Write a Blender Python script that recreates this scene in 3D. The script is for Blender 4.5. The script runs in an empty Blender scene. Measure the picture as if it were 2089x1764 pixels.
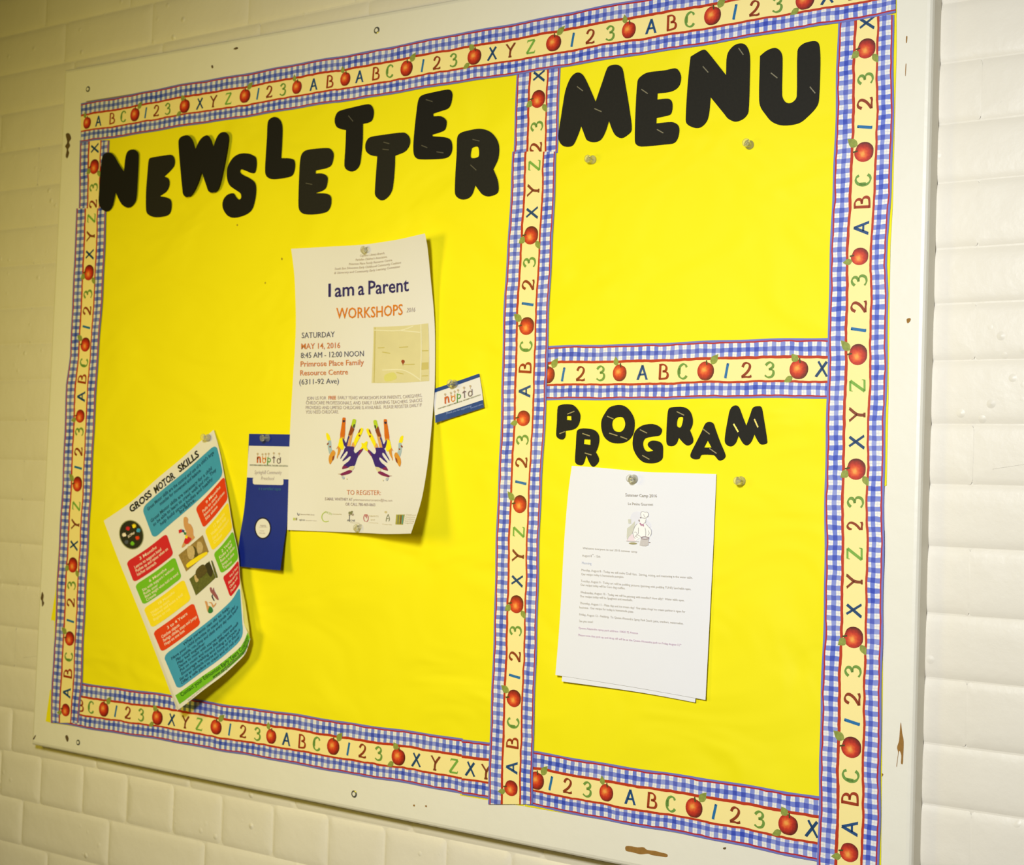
import bpy, math, random
import numpy as np
from mathutils import Matrix, Vector
from mathutils.geometry import tessellate_polygon
random.seed(7)

# ------------------------------------------------------------------ camera, world, lights, exposure
IW, IH = 2089.0, 1764.0
FPX, YAW, PITCH, ROLL, DIST = 3138.54, -0.617362, 0.0390354, 0.0354637, 1.710766
CAM = np.array([1.4, -DIST, 1.5])                 # board front plane is y = 0, wall behind it
WALL_Y = 0.028
_cy, _sy = math.cos(YAW), math.sin(YAW)
FWD = np.array([_sy*math.cos(PITCH), _cy*math.cos(PITCH), math.sin(PITCH)])
_right = np.array([_cy, -_sy, 0.0]); _up = np.cross(_right, FWD)
RGT = _right*math.cos(ROLL)+_up*math.sin(ROLL)
UPV = -_right*math.sin(ROLL)+_up*math.cos(ROLL)

scene = bpy.context.scene
COL = scene.collection
cd = bpy.data.cameras.new('camera'); cam = bpy.data.objects.new('camera', cd); COL.objects.link(cam)
cam.matrix_world = Matrix(((RGT[0], UPV[0], -FWD[0], CAM[0]), (RGT[1], UPV[1], -FWD[1], CAM[1]),
                           (RGT[2], UPV[2], -FWD[2], CAM[2]), (0, 0, 0, 1)))
cd.sensor_width = 36.0; cd.sensor_fit = 'HORIZONTAL'; cd.lens = FPX/IW*36.0
cd.clip_start = 0.05
cd.dof.use_dof = True; cd.dof.focus_distance = 1.86; cd.dof.aperture_fstop = 10.0
scene.camera = cam
scene.view_settings.view_transform = 'Standard'; scene.view_settings.look = 'None'
scene.view_settings.gamma = 1.0; scene.view_settings.use_curve_mapping = False
scene.view_settings.exposure = 0.0

def area(name, loc, target, size, power, color):
    ld = bpy.data.lights.new(name, 'AREA'); ld.shape = 'DISK'; ld.size = size; ld.energy = power; ld.color = color
    o = bpy.data.objects.new(name, ld); COL.objects.link(o); o.location = loc
    d = Vector(target)-Vector(loc); o.rotation_euler = d.to_track_quat('-Z', 'Y').to_euler()
    return o
world = bpy.data.worlds.new('world'); scene.world = world; world.use_nodes = True
bg = world.node_tree.nodes['Background']; bg.inputs[0].default_value = (1.0, 0.80, 0.42, 1); bg.inputs[1].default_value = 0.04
def spot(name, loc, target, radius, power, color, angle, blend):
    ld = bpy.data.lights.new(name, 'SPOT'); ld.shadow_soft_size = radius; ld.energy = power; ld.color = color
    ld.spot_size = math.radians(angle); ld.spot_blend = blend
    o = bpy.data.objects.new(name, ld); COL.objects.link(o); o.location = loc
    d = Vector(target)-Vector(loc); o.rotation_euler = d.to_track_quat('-Z', 'Y').to_euler()
    return o
spot('ceiling_spot', (0.86, -1.72, 1.96), (0.60, 0, 1.14), 0.13, 140.0, (0.97, 0.985, 1.0), 114, 1.0)
spot('warm_fill_spot', (-0.55, -1.45, 1.66), (-0.50, 0, 1.56), 0.28, 45.0, (1.0, 0.79, 0.03), 104, 1.0)  # added amber fill that yellows the dim left side; not a room lamp

# ------------------------------------------------------------------ helpers
def P(px, h=0.0):
    """pixel (n,2) -> world point (n,3) on the plane h metres in front of the board"""
    px = np.atleast_2d(np.array(px, float)); h = np.broadcast_to(np.array(h, float), (len(px),))
    D = FWD[None]*FPX+(px[:, :1]-IW/2)*RGT[None]-(px[:, 1:2]-IH/2)*UPV[None]
    t = (DIST-h)/D[:, 1]
    return CAM[None]+D*t[:, None]

def lin(c):
    return tuple((x/12.92 if x <= 0.04045 else ((x+0.055)/1.055)**2.4) for x in [v/255.0 for v in c])

MATS = {}
def mat(name, rgb, rough=0.6, var=0.05, scale=60.0, bump=0.0, bscale=80.0, metal=0.0, spec=0.4, coat=0.0, trans=0.0, alpha=None):
    if name in MATS: return MATS[name]
    m = bpy.data.materials.new(name); m.use_nodes = True; nt = m.node_tree; N = nt.nodes; L = nt.links
    b = N['Principled BSDF']
    c = lin(rgb)
    tc = N.new('ShaderNodeTexCoord')
    no = N.new('ShaderNodeTexNoise'); no.inputs['Scale'].default_value = scale; no.inputs['Detail'].default_value = 3
    L.new(tc.outputs['Object'], no.inputs['Vector'])
    mx = N.new('ShaderNodeMix'); mx.data_type = 'RGBA'
    mx.inputs['A'].default_value = tuple(x*(1-var) for x in c)+(1,)
    mx.inputs['B'].default_value = tuple(min(1, x*(1+var)) for x in c)+(1,)
    L.new(no.outputs['Fac'], mx.inputs['Factor']); L.new(mx.outputs['Result'], b.inputs['Base Color'])
    b.inputs['Roughness'].default_value = rough; b.inputs['Metallic'].default_value = metal
    b.inputs['Specular IOR Level'].default_value = spec
    if coat: b.inputs['Coat Weight'].default_value = coat
    if trans:
        b.inputs['Transmission Weight'].default_value = trans; b.inputs['IOR'].default_value = 1.12
    if bump:
        n2 = N.new('ShaderNodeTexNoise'); n2.inputs['Scale'].default_value = bscale; n2.inputs['Detail'].default_value = 4
        L.new(tc.outputs['Object'], n2.inputs['Vector'])
        bp = N.new('ShaderNodeBump'); bp.inputs['Strength'].default_value = bump; bp.inputs['Distance'].default_value = 0.002
        L.new(n2.outputs['Fac'], bp.inputs['Height']); L.new(bp.outputs['Normal'], b.inputs['Normal'])
    MATS[name] = m
    return m

def parent_loc(p): return np.array(p['_w']) if p is not None else np.zeros(3)

def mk(name, verts, faces, m, parent=None, smooth=False, uv=None):
    """ONE mesh object from world-space vertices; its origin goes to their centre"""
    verts = np.array(verts, float)
    c = (verts.min(0)+verts.max(0))/2
    me = bpy.data.meshes.new(name)
    me.from_pydata((verts-c).tolist(), [], [tuple(int(i) for i in f) for f in faces])
    if uv is not None:
        ul = me.uv_layers.new(name='UVMap')
        for lp in me.loops: ul.data[lp.index].uv = uv[lp.vertex_index]
    mm = m if isinstance(m, (list, tuple)) else [m]
    for x in mm: me.materials.append(x)
    if smooth:
        for p in me.polygons: p.use_smooth = True
    me.update()
    o = bpy.data.objects.new(name, me); COL.objects.link(o)
    o['_w'] = [float(x) for x in c]
    if parent is not None:
        o.parent = parent; o.location = c-parent_loc(parent)
    else: o.location = c
    return o

def empty(name, loc):
    o = bpy.data.objects.new(name, None); COL.objects.link(o); o.location = loc; o.empty_display_size = 0.02
    o['_w'] = [float(x) for x in loc]; return o

def tag(o, label, cat, group=None):
    o['label'] = label; o['category'] = cat
    if group: o['group'] = group
    return o

def catmull(pts, closed=True, n=5):
    """pts: (x,y) smooth or (x,y,1) corner"""
    q = [np.array(p[:2], float) for p in pts]; cr = [len(p) > 2 for p in pts]; N = len(q); out = []
    def tan(i):
        if cr[i]: return None
        if closed: a, b = q[(i-1) % N], q[(i+1) % N]
        else: a, b = q[max(i-1, 0)], q[min(i+1, N-1)]
        return (b-a)*0.5
    for i in range(N if closed else N-1):
        j = (i+1) % N; p0, p1 = q[i], q[j]; d = p1-p0; ln = np.linalg.norm(d)
        t0, t1 = tan(i), tan(j)
        t0 = d if t0 is None else t0; t1 = d if t1 is None else t1
        for t in (t0, t1): pass
        l0, l1 = np.linalg.norm(t0), np.linalg.norm(t1)
        if l0 > 1.2*ln: t0 = t0*1.2*ln/l0
        if l1 > 1.2*ln: t1 = t1*1.2*ln/l1
        for k in range(n):
            s = k/n
            out.append((2*s**3-3*s**2+1)*p0+(s**3-2*s**2+s)*t0+(-2*s**3+3*s**2)*p1+(s**3-s**2)*t1)
    if not closed: out.append(q[-1])
    return np.array(out)

def tess(loops):
    """2D loops -> (verts, tris) with consistent orientation"""
    V = np.concatenate([np.array(l, float) for l in loops])
    tr = tessellate_polygon([[Vector((p[0], p[1], 0)) for p in l] for l in loops])
    F = []
    for a, b, c in tr:
        A = (V[b]-V[a]); B = (V[c]-V[a])
        cr = A[0]*B[1]-A[1]*B[0]
        F.append((a, b, c) if cr > 0 else (a, c, b))
    return V, F

# ---- surfaces that prints and cut-outs are laid on
class Flat:
    """the board plane itself: pixel anchored, constant height"""
    def __init__(s, h): s.h = h
    def inv(s, px): return np.array(px, float)
    def world(s, uv, eps=0.0): return P(uv, s.h+eps)
    def poly(s, uv): return uv

def curve_fn(pts):
    c = catmull(pts, False, 8); d = np.r_[0, np.cumsum(np.linalg.norm(np.diff(c, axis=0), axis=1))]; d /= d[-1]
    return lambda t: np.stack([np.interp(t, d, c[:, 0]), np.interp(t, d, c[:, 1])], -1)

class Sheet:
    def __init__(s, top, bottom, left, right, hfun):
        s.T, s.B, s.L, s.R = map(curve_fn, (top, bottom, left, right)); s.hf = hfun
        s.c = [np.array(top[0], float), np.array(top[-1], float), np.array(bottom[0], float), np.array(bottom[-1], float)]
    def S(s, uv):
        u, v = uv[:, 0:1], uv[:, 1:2]; uc, vc = np.clip(u[:, 0], 0, 1), np.clip(v[:, 0], 0, 1)
        r = (1-v)*s.T(uc)+v*s.B(uc)+(1-u)*s.L(vc)+u*s.R(vc)
        return r-((1-u)*(1-v)*s.c[0]+u*(1-v)*s.c[1]+(1-u)*v*s.c[2]+u*v*s.c[3])
    def inv(s, px):
        px = np.atleast_2d(np.array(px, float)); uv = np.full((len(px), 2), 0.5)
        for it in range(25):
            f = s.S(uv)-px; e = 1e-3
            du = (s.S(uv+[e, 0])-s.S(uv-[e, 0]))/(2*e); dv = (s.S(uv+[0, e])-s.S(uv-[0, e]))/(2*e)
            det = du[:, 0]*dv[:, 1]-du[:, 1]*dv[:, 0]
            a = (f[:, 0]*dv[:, 1]-f[:, 1]*dv[:, 0])/det; b = (du[:, 0]*f[:, 1]-du[:, 1]*f[:, 0])/det
            uv = np.clip(uv-np.clip(np.stack([a, b], -1), -.15, .15), -0.01, 1.01)
        return uv
    def world(s, uv, eps=0.0):
        uv = np.atleast_2d(uv); return P(s.S(uv), s.hf(np.clip(uv[:, 0], 0, 1), np.clip(uv[:, 1], 0, 1))+eps)
    def mesh(s, name, m, nu=40, nv=54, thick=0.0003):
        a = np.array([(i/nu, j/nv) for j in range(nv+1) for i in range(nu+1)])
        V = s.world(a); n = len(V); Vb = s.world(a, -thick); W = nu+1
        F = []
        for j in range(nv):
            for i in range(nu):
                k = j*W+i; F.append((k, k+W, k+W+1, k+1)); F.append((n+k, n+k+1, n+k+W+1, n+k+W))
        for i in range(nu):
            F.append((i, i+1, n+i+1, n+i)); k = nv*W+i; F.append((k, n+k, n+k+1, k+1))
        for j in range(nv):
            k = j*W; F.append((k, n+k, n+k+W, k+W)); k = j*W+nu; F.append((k, k+W, n+k+W, n+k))
        return mk(name, np.concatenate([V, Vb]), F, m, None, smooth=False)

def bil(c, a, b):
    c = [np.array(x) for x in c]; a = np.asarray(a)[:, None]; b = np.asarray(b)[:, None]
    return (1-a)*(1-b)*c[0]+a*(1-b)*c[1]+a*b*c[2]+(1-a)*b*c[3]

def box(sh, quad, m, parent, name='printed_panel', eps=0.0004, ra=0.0, rb=0.0, nu=12, nv=10):
    c = sh.inv(quad); rows = sorted(set([0, 1]+[i/nv for i in range(nv+1)]+([rb*k for k in (.12, .3, .55, .8, 1)]+[1-rb*k for k in (.12, .3, .55, .8, 1)] if rb else [])))
    A, B = [], []
    for b in rows:
        d = min(b, 1-b); ins = ra*(1-math.sqrt(max(0, 1-(1-d/rb)**2))) if rb and d < rb else 0.0
        for i in range(nu+1): A.append(ins+(i/nu)*(1-2*ins)); B.append(b)
    V = sh.world(bil(c, A, B), eps); W = nu+1
    F = [(j*W+i, (j+1)*W+i, (j+1)*W+i+1, j*W+i+1) for j in range(len(rows)-1) for i in range(nu)]
    return mk(name, V, F, m, parent)

def poly(sh, pts, m, parent, name='printed_shape', eps=0.0004, smooth=False, holes=(), thick=0.0, n=4):
    loops = [catmull(pts, True, n) if smooth else np.array([p[:2] for p in pts], float)]
    for hl in holes: loops.append(catmull(hl, True, n) if smooth else np.array(hl, float))
    V, F = tess(loops); uv = sh.inv(V); W = sh.world(uv, eps)
    F = [(a, c, b) for a, b, c in F]     # image y points down
    if thick:
        nV = len(W); Wb = sh.world(uv, eps-thick); FF = list(F)+[(a+nV, c+nV, b+nV) for a, b, c in F]; o = 0
        for l in loops:
            k = len(l)
            for i in range(k): FF.append((o+i, o+(i+1) % k, nV+o+(i+1) % k, nV+o+i))
            o += k
        W = np.concatenate([W, Wb]); F = FF
    ob = mk(name, W, F, m, parent)
    if thick:
        import bmesh
        bm = bmesh.new(); bm.from_mesh(ob.data); bmesh.ops.recalc_face_normals(bm, faces=bm.faces); bm.to_mesh(ob.data); bm.free()
    return ob

def ellipse(sh, c, rx, ry, m, parent, name='printed_shape', eps=0.0004, ang=0.0, n=28):
    t = np.linspace(0, 2*math.pi, n, endpoint=False); x, y = rx*np.cos(t), ry*np.sin(t)
    p = np.stack([c[0]+x*math.cos(ang)-y*math.sin(ang), c[1]+x*math.sin(ang)+y*math.cos(ang)], -1)
    return poly(sh, p, m, parent, name, eps)

def ribbon(pts, w0, w1=None, nib=None):
    """polyline -> list of quads in 2D; w per end or nib(angle)"""
    pts = np.array(pts, float); n = len(pts); V, F = [], []
    T = np.gradient(pts, axis=0); T /= np.linalg.norm(T, axis=1)[:, None]+1e-9
    for i in range(n):
        s = i/(n-1); w = w0+(w1-w0)*s if w1 is not None else w0
        if nib: w = nib(T[i])
        nn = np.array([-T[i][1], T[i][0]])*w/2; V += [pts[i]+nn, pts[i]-nn]
    for i in range(n-1): F.append((2*i, 2*i+1, 2*i+3, 2*i+2))
    return V, F

def lines(sh, polylines, w, m, parent, name='printed_line', eps=0.0006, smooth=True, closed=False):
    V, F = [], []
    for pl in polylines:
        p = catmull(pl, closed, 4) if smooth and len(pl) > 2 else np.array(pl, float)
        v, f = ribbon(p, w); o = len(V); V += v; F += [tuple(i+o for i in q) for q in f]
    V = np.array(V)
    return mk(name, sh.world(sh.inv(V), eps), [tuple(reversed(f)) for f in F], m, parent)

_tc = {}
def text2d(s, bold=0.0, shear=0.0, spacing=1.0):
    k = (s, bold, shear, spacing)
    if k in _tc: return _tc[k]
    cu = bpy.data.curves.new('text', 'FONT'); cu.body = s; cu.size = 1.0; cu.resolution_u = 2; cu.fill_mode = 'FRONT'
    cu.offset = bold; cu.shear = shear; cu.space_character = spacing
    ob = bpy.data.objects.new('text', cu); COL.objects.link(ob)
    me = bpy.data.meshes.new_from_object(ob)
    V = np.array([v.co[:2] for v in me.vertices]) if len(me.vertices) else np.zeros((0, 2))
    F = [tuple(p.vertices) for p in me.polygons]
    bpy.data.meshes.remove(me); bpy.data.objects.remove(ob); bpy.data.curves.remove(cu)
    _tc[k] = (V, F); return V, F
_capV = text2d('H')[0]; CAPH = _capV[:, 1].max() if len(_capV) else 0.7

def text(sh, s, p0, p1, up, m, parent, bold=0.0, shear=0.0, eps=0.0008, name='printed_text'):
    """text whose baseline runs p0->p1 and whose cap height is the vector `up` (pixels)"""
    V, F = text2d(s, bold, shear)
    if not len(V): return
    x0, x1 = V[:, 0].min(), V[:, 0].max()
    if not isinstance(up, (tuple, list)): up = (0.0, -up)
    p0 = np.array(p0, float); p1 = np.array(p1, float); up = np.array(up, float)
    c = sh.inv([p0+up, p1+up, p1, p0])
    a = (V[:, 0]-x0)/(x1-x0); b = 1-V[:, 1]/CAPH
    W = sh.world(bil(c, a, b), eps)
    # orient towards the room
    f = F[0]; nrm = np.cross(W[f[1]]-W[f[0]], W[f[2]]-W[f[0]])
    if nrm[1] > 0: F = [tuple(reversed(q)) for q in F]
    return mk(name, W, F, m, parent)

def Z(o, s):                                   # coordinates read in an enlarged crop -> photograph pixels
    return lambda pts: [tuple([o[0]+p[0]/s, o[1]+p[1]/s]+list(p[2:])) for p in pts]

# ------------------------------------------------------------------ materials of the setting
def wall_material():
    m = bpy.data.materials.new('painted_brick'); m.use_nodes = True; nt = m.node_tree; N = nt.nodes; L = nt.links
    b = N['Principled BSDF']; tc = N.new('ShaderNodeNewGeometry')
    n1 = N.new('ShaderNodeTexNoise'); n1.inputs['Scale'].default_value = 5; n1.inputs['Detail'].default_value = 4
    L.new(tc.outputs['Position'], n1.inputs['Vector'])
    mx = N.new('ShaderNodeMix'); mx.data_type = 'RGBA'
    mx.inputs['A'].default_value = lin((224, 217, 200))+(1,); mx.inputs['B'].default_value = lin((232, 226, 211))+(1,)
    L.new(n1.outputs['Fac'], mx.inputs['Factor']); L.new(mx.outputs['Result'], b.inputs['Base Color'])
    b.inputs['Roughness'].default_value = 0.40; b.inputs['Specular IOR Level'].default_value = 0.4
    a = N.new('ShaderNodeTexNoise'); a.inputs['Scale'].default_value = 15; a.inputs['Detail'].default_value = 6; a.inputs['Roughness'].default_value = 0.55
    v = N.new('ShaderNodeTexVoronoi'); v.inputs['Scale'].default_value = 42
    L.new(tc.outputs['Position'], a.inputs['Vector']); L.new(tc.outputs['Position'], v.inputs['Vector'])
    mr = N.new('ShaderNodeMapRange'); mr.inputs['From Min'].default_value = 0.0; mr.inputs['From Max'].default_value = 0.22
    mr.inputs['To Min'].default_value = 1.0; mr.inputs['To Max'].default_value = 0.0
    L.new(v.outputs['Distance'], mr.inputs['Value'])
    n3 = N.new('ShaderNodeTexNoise'); n3.inputs['Scale'].default_value = 9; L.new(tc.outputs['Position'], n3.inputs['Vector'])
    gt = N.new('ShaderNodeMapRange'); gt.inputs['From Min'].default_value = 0.56; gt.inputs['From Max'].default_value = 0.66; L.new(n3.outputs['Fac'], gt.inputs['Value'])
    mu = N.new('ShaderNodeMath'); mu.operation = 'MULTIPLY'; L.new(mr.outputs['Result'], mu.inputs[0]); L.new(gt.outputs[0], mu.inputs[1])
    mu2 = N.new('ShaderNodeMath'); mu2.operation = 'MULTIPLY_ADD'; mu2.inputs[1].default_value = 1.0
    L.new(mu.outputs[0], mu2.inputs[0]); L.new(a.outputs['Fac'], mu2.inputs[2])
    bp = N.new('ShaderNodeBump'); bp.inputs['Strength'].default_value = 0.42; bp.inputs['Distance'].default_value = 0.005
    L.new(mu2.outputs[0], bp.inputs['Height']); L.new(bp.outputs['Normal'], b.inputs['Normal'])
    return m
M_WALL = wall_material()
M_FRAME = mat('frame_paint', (234, 230, 214), 0.38, 0.02, 12, bump=0.25, bscale=45, spec=0.5)
M_BARE = mat('bare_wood', (150, 108, 45), 0.8, 0.25, 200)
M_DARK = mat('dark_speck', (95, 75, 40), 0.8, 0.2, 200)
M_STEEL = mat('steel', (150, 150, 140), 0.3, 0.1, 90, metal=0.8)
M_CLEAR = mat('clear_plastic', (250, 250, 245), 0.10, 0.01, 60, trans=0.88, spec=0.5)

# ------------------------------------------------------------------ wall of painted bricks
OX, OZ = 1.4, 1.5
wall = mk('wall_back', [(-2.2, WALL_Y+.0022, 0), (2.6, WALL_Y+.0022, 0), (2.6, WALL_Y+.0022, 2.8), (-2.2, WALL_Y+.0022, 2.8),
                        (-2.2, WALL_Y+.11, 0), (2.6, WALL_Y+.11, 0), (2.6, WALL_Y+.11, 2.8), (-2.2, WALL_Y+.11, 2.8)],
          [(0, 1, 2, 3), (4, 7, 6, 5), (0, 4, 5, 1), (1, 5, 6, 2), (2, 6, 7, 3), (3, 7, 4, 0)], M_WALL)
wall['kind'] = 'structure'
floor = mk('floor', [(-2.2, -3.2, -.05), (2.6, -3.2, -.05), (2.6, WALL_Y+.11, -.05), (-2.2, WALL_Y+.11, -.05),
                     (-2.2, -3.2, 0), (2.6, -3.2, 0), (2.6, WALL_Y+.11, 0), (-2.2, WALL_Y+.11, 0)],
           [(0, 3, 2, 1), (4, 5, 6, 7), (0, 1, 5, 4), (1, 2, 6, 5), (2, 3, 7, 6), (3, 0, 4, 7)], mat('floor_tile', (150, 135, 105), 0.5, 0.1, 8))
floor['kind'] = 'structure'

def brick_mesh(w, h, seed, strong):
    """painted-over brick: soft shoulders, shallow joints; `strong` = clearly cut upright joints"""
    r = random.Random(seed); V, F = [], []
    def ring(iw, ih, y, jit, yv):
        hw, hh = w/2-iw, h/2-ih; c = min(0.007, hh*.4); o = len(V)
        pts = []
        for sx, sz, order in ((1, 1, 0), (-1, 1, 1), (-1, -1, 0), (1, -1, 1)):
            a = [(sx*hw, sz*(hh-c), yv), (sx*(hw-c*.3), sz*(hh-c*.3), (y+yv)/2), (sx*(hw-c), sz*hh, y)]
            if order: a = a[::-1]
            pts += a
        for x, z, yy in pts: V.append((x+r.uniform(-jit, jit), yy, z+r.uniform(-jit, jit)))
        return o
    k = {0: .12, 1: 1.0, 2: .6}[strong]
    o0 = ring(-.0012, -.0012, .0030, 0, .0030*min(k, 1)); o1 = ring(.0022, .0028, .0013, .0018 if strong == 1 else .001, .0014*k); o2 = ring(.0075, .009, 0.0003, .0032 if strong == 1 else .0015, .0003*k); o3 = ring(.020, .019, -.0003, .003, -.0003); n = 12
    for a, b in ((o0, o1), (o1, o2), (o2, o3)):
        for i in range(n): F.append((a+i, b+i, b+(i+1) % n, a+(i+1) % n))
    F.append(tuple(o3+i for i in range(n)))
    me = bpy.data.meshes.new('brick')
    me.from_pydata(V, [], F); me.materials.append(M_WALL)
    import bmesh
    bm = bmesh.new(); bm.from_mesh(me); bmesh.ops.recalc_face_normals(bm, faces=bm.faces)
    bm.faces.ensure_lookup_table()
    if bm.faces[-1].normal.y > 0: bmesh.ops.reverse_faces(bm, faces=bm.faces)
    bm.to_mesh(me); bm.free()
    for p in me.polygons: p.use_smooth = True
    return me
ZC = [1.03, .957, .884, .81, .737, .664, .592, .5207, .4484, .3792, .3017, .2366, .1705, .0969, .0269, -.045, -.1222, -.1963, -.2711, -.3412, -.415, -.490, -.570, -.648, -.722, -.795, -.868]
WW = wall['_w']; bcount = 0; cache = {}
bh0 = .0725
for k in range(len(ZC)-1):
    zt, zb = ZC[k], ZC[k+1]; hh = zt-zb
    header = (zt == -.490 or zt == .957)
    if header: xs = [-2.2152+.1115*i for i in range(-5, 20)]
    else:
        off = {(.737): -2.2144, (.81): -2.2429, (-.570): -2.2607, (-.1963): -.588+.0, (-.3412): -.58}.get(zt, -.588 if k % 2 else -.473)
        n0 = math.floor((-2.72-off)/.2285); xs = [off+.2285*(n0+i) for i in range(0, 13)]
    for i in range(len(xs)-1):
        a, b = xs[i], xs[i+1]
        if b < -2.66 or a > -.12: continue
        if a > -2.15 and b < -.68 and zb > -.44 and zt < .60: continue      # fully behind the notice board
        if a > -1.6 and b < -.68 and zb > -.42 and zt < .60: continue
        if zb > .82 and a < -2.4: pass
        strong = 1 if zt < -.4 else (2 if a < -1.2 and zt > .6 else 0); w = b-a-(.0016 if strong else .0004); key = (round(w, 3), round(hh, 3), random.randint(0, 5), strong)
        if key not in cache: cache[key] = brick_mesh(w, hh-.0015, int(w*7e4+hh*3e5+key[2]), strong)
        o = bpy.data.objects.new('brick', cache[key]); COL.objects.link(o); o.parent = wall
        wl = np.array([(a+b)/2+OX, WALL_Y-random.uniform(0, .0012 if strong == 1 else .0004), (zt+zb)/2+OZ])
        o.location = wl-np.array(WW); bcount += 1
print('bricks', bcount)

# ------------------------------------------------------------------ notice board
def WP(p, h=0.0): return P([p], h)[0]
board = empty('notice_board', (0.0, WALL_Y, 1.03))
tag(board, 'large white wooden framed notice board hung on the painted brick wall', 'notice board')
oTL, oBL = WP((133, 147)), WP((66, 1512))
rt, rbm = WP((1894, 0)), WP((1869, 1764)); xr = (rt[0]+rbm[0])/2
def online(a, b, x): return a[2]+(b[2]-a[2])*(x-a[0])/(b[0]-a[0])
tA, tB = WP((131, 146)), WP((940, 0)); bA, bB = WP((62, 1514)), WP((1284, 1763))
xl = (oTL[0]+oBL[0])/2
CR = {'TL': (oTL[0], online(tA, tB, oTL[0])), 'TR': (xr, online(tA, tB, xr)), 'BR': (xr, online(bA, bB, xr)), 'BL': (oBL[0], online(bA, bB, oBL[0]))}
G_ = .0042
for k_, (gx, gz) in {'TL': (-G_, G_), 'TR': (0, G_), 'BR': (0, -G_), 'BL': (-G_, -G_)}.items(): CR[k_] = (CR[k_][0]+gx, CR[k_][1]+gz)
prof = [(0.0, WALL_Y), (0.0, .0065), (.0012, .003), (.0035, .001), (.007, 0.0), (.064, 0.0), (.064, .012)]
dirs = {'TL': (1, -1), 'TR': (-1, -1), 'BR': (-1, 1), 'BL': (1, 1)}
for a, b in (('TL', 'TR'), ('TR', 'BR'), ('BR', 'BL'), ('BL', 'TL')):
    V = []
    for c in (a, b):
        for ins, y in prof:
            g = .0003 if ins > 0 else 0
            V.append((CR[c][0]+dirs[c][0]*ins, y, CR[c][1]+dirs[c][1]*ins))
    n = len(prof); F = [(i, i+1, n+i+1, n+i) for i in range(n-1)]+[(n-1, 0, n, 2*n-1), tuple(range(n))[::-1], tuple(range(n, 2*n))]
    ob = mk('frame_rail', V, F, M_FRAME, board)
    import bmesh
    bm = bmesh.new(); bm.from_mesh(ob.data); bmesh.ops.recalc_face_normals(bm, faces=bm.faces); bm.to_mesh(ob.data); bm.free()
V = []
for y in (.0012, .010):
    for c in ('TL', 'TR', 'BR', 'BL'): V.append((CR[c][0]+dirs[c][0]*.0645, y, CR[c][1]+dirs[c][1]*.0645))
mk('cork_panel', V, [(0, 3, 2, 1), (4, 5, 6, 7), (0, 1, 5, 4), (1, 2, 6, 5), (2, 3, 7, 6), (3, 0, 4, 7)], mat('cork', (170, 130, 80), 0.9, 0.3, 150), board)

FR = Flat(0.0)
def disc3(c, r, y0, y1, m, name, parent, n=20, dome=0.0):
    V, F = [], []
    rings = [(r, y0), (r, y1+.3*(y0-y1)), (r*.8, y1)]
    for rr, y in rings:
        for i in range(n):
            t = 2*math.pi*i/n; V.append((c[0]+rr*math.cos(t), y, c[2]+rr*math.sin(t)))
    for k in range(2):
        for i in range(n): F.append((k*n+i, k*n+(i+1) % n, (k+1)*n+(i+1) % n, (k+1)*n+i))
    F.append(tuple(range(2*n, 3*n)))
    return mk(name, V, F, m, parent)
for p, r in (((769, 62), .0052), ((180, 182), .0050), ((723, 1619), .0052), ((160, 1514), .0046)):
    c = WP(p); s = disc3(c, r, 0.0, -.0012, M_STEEL, 'screw', board)
    d = disc3(c, r*.55, -.0012, -.0014, M_FRAME, 'screw_recess', s)
chips = [([(134, 274), (141, 272), (145, 282), (141, 290), (143, 297), (139, 305), (141, 312), (137, 323), (134, 318), (136, 305), (133, 298), (137, 290)], M_DARK),
         ([(86, 1207), (89, 1214), (88, 1224), (90, 1230), (86, 1237), (85, 1226), (83, 1220)], M_DARK),
         ([(1276.5, 1726), (1287, 1725.5), (1300, 1728), (1313, 1728), (1320, 1733), (1335, 1735), (1347, 1738), (1361, 1742), (1360, 1748), (1345, 1746), (1330, 1744), (1322, 1741), (1306, 1742), (1290, 1738), (1277, 1735)], M_BARE),
         ([(1837.3, 1473), (1840.5, 1495), (1843.5, 1512), (1842.5, 1545), (1841.5, 1558), (1838, 1557), (1838.5, 1540), (1834, 1532), (1829.5, 1564), (1828.5, 1562), (1832, 1535), (1830, 1524), (1834, 1510)], M_BARE),
         ([(1849.5, 651), (1854, 649), (1858, 650), (1856, 656), (1851, 659)], M_BARE),
         ([(133, 1502), (137, 1499), (140, 1507), (137, 1513)], M_DARK),
         ([(67, 1507), (72, 1499), (73, 1501), (69, 1508)], M_DARK), ([(1797, 1576), (1802, 1579), (1799, 1584), (1797, 1582)], M_BARE),
         ([(431, 134), (434, 133), (435, 138), (432, 139)], M_DARK), ([(476, 100), (482, 96), (486, 98), (482, 101)], M_DARK),
         ([(1848.5, 74), (1851, 74), (1850, 86), (1848, 88)], M_BARE), ([(1847.5, 130), (1849, 130), (1847.5, 155), (1846.5, 154)], M_BARE),
         ([(1475, 1729), (1481, 1728), (1480, 1732), (1476, 1732)], M_DARK), ([(843, 1641), (846, 1641), (846, 1644.5), (843, 1644)], M_BARE),
         ([(867, 1643), (870, 1642), (871, 1645.5), (868, 1645.5)], M_BARE)]
for pts, m in chips: poly(FR, pts, m, board, 'paint_chip', .0003, smooth=True, thick=.0004)

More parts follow.
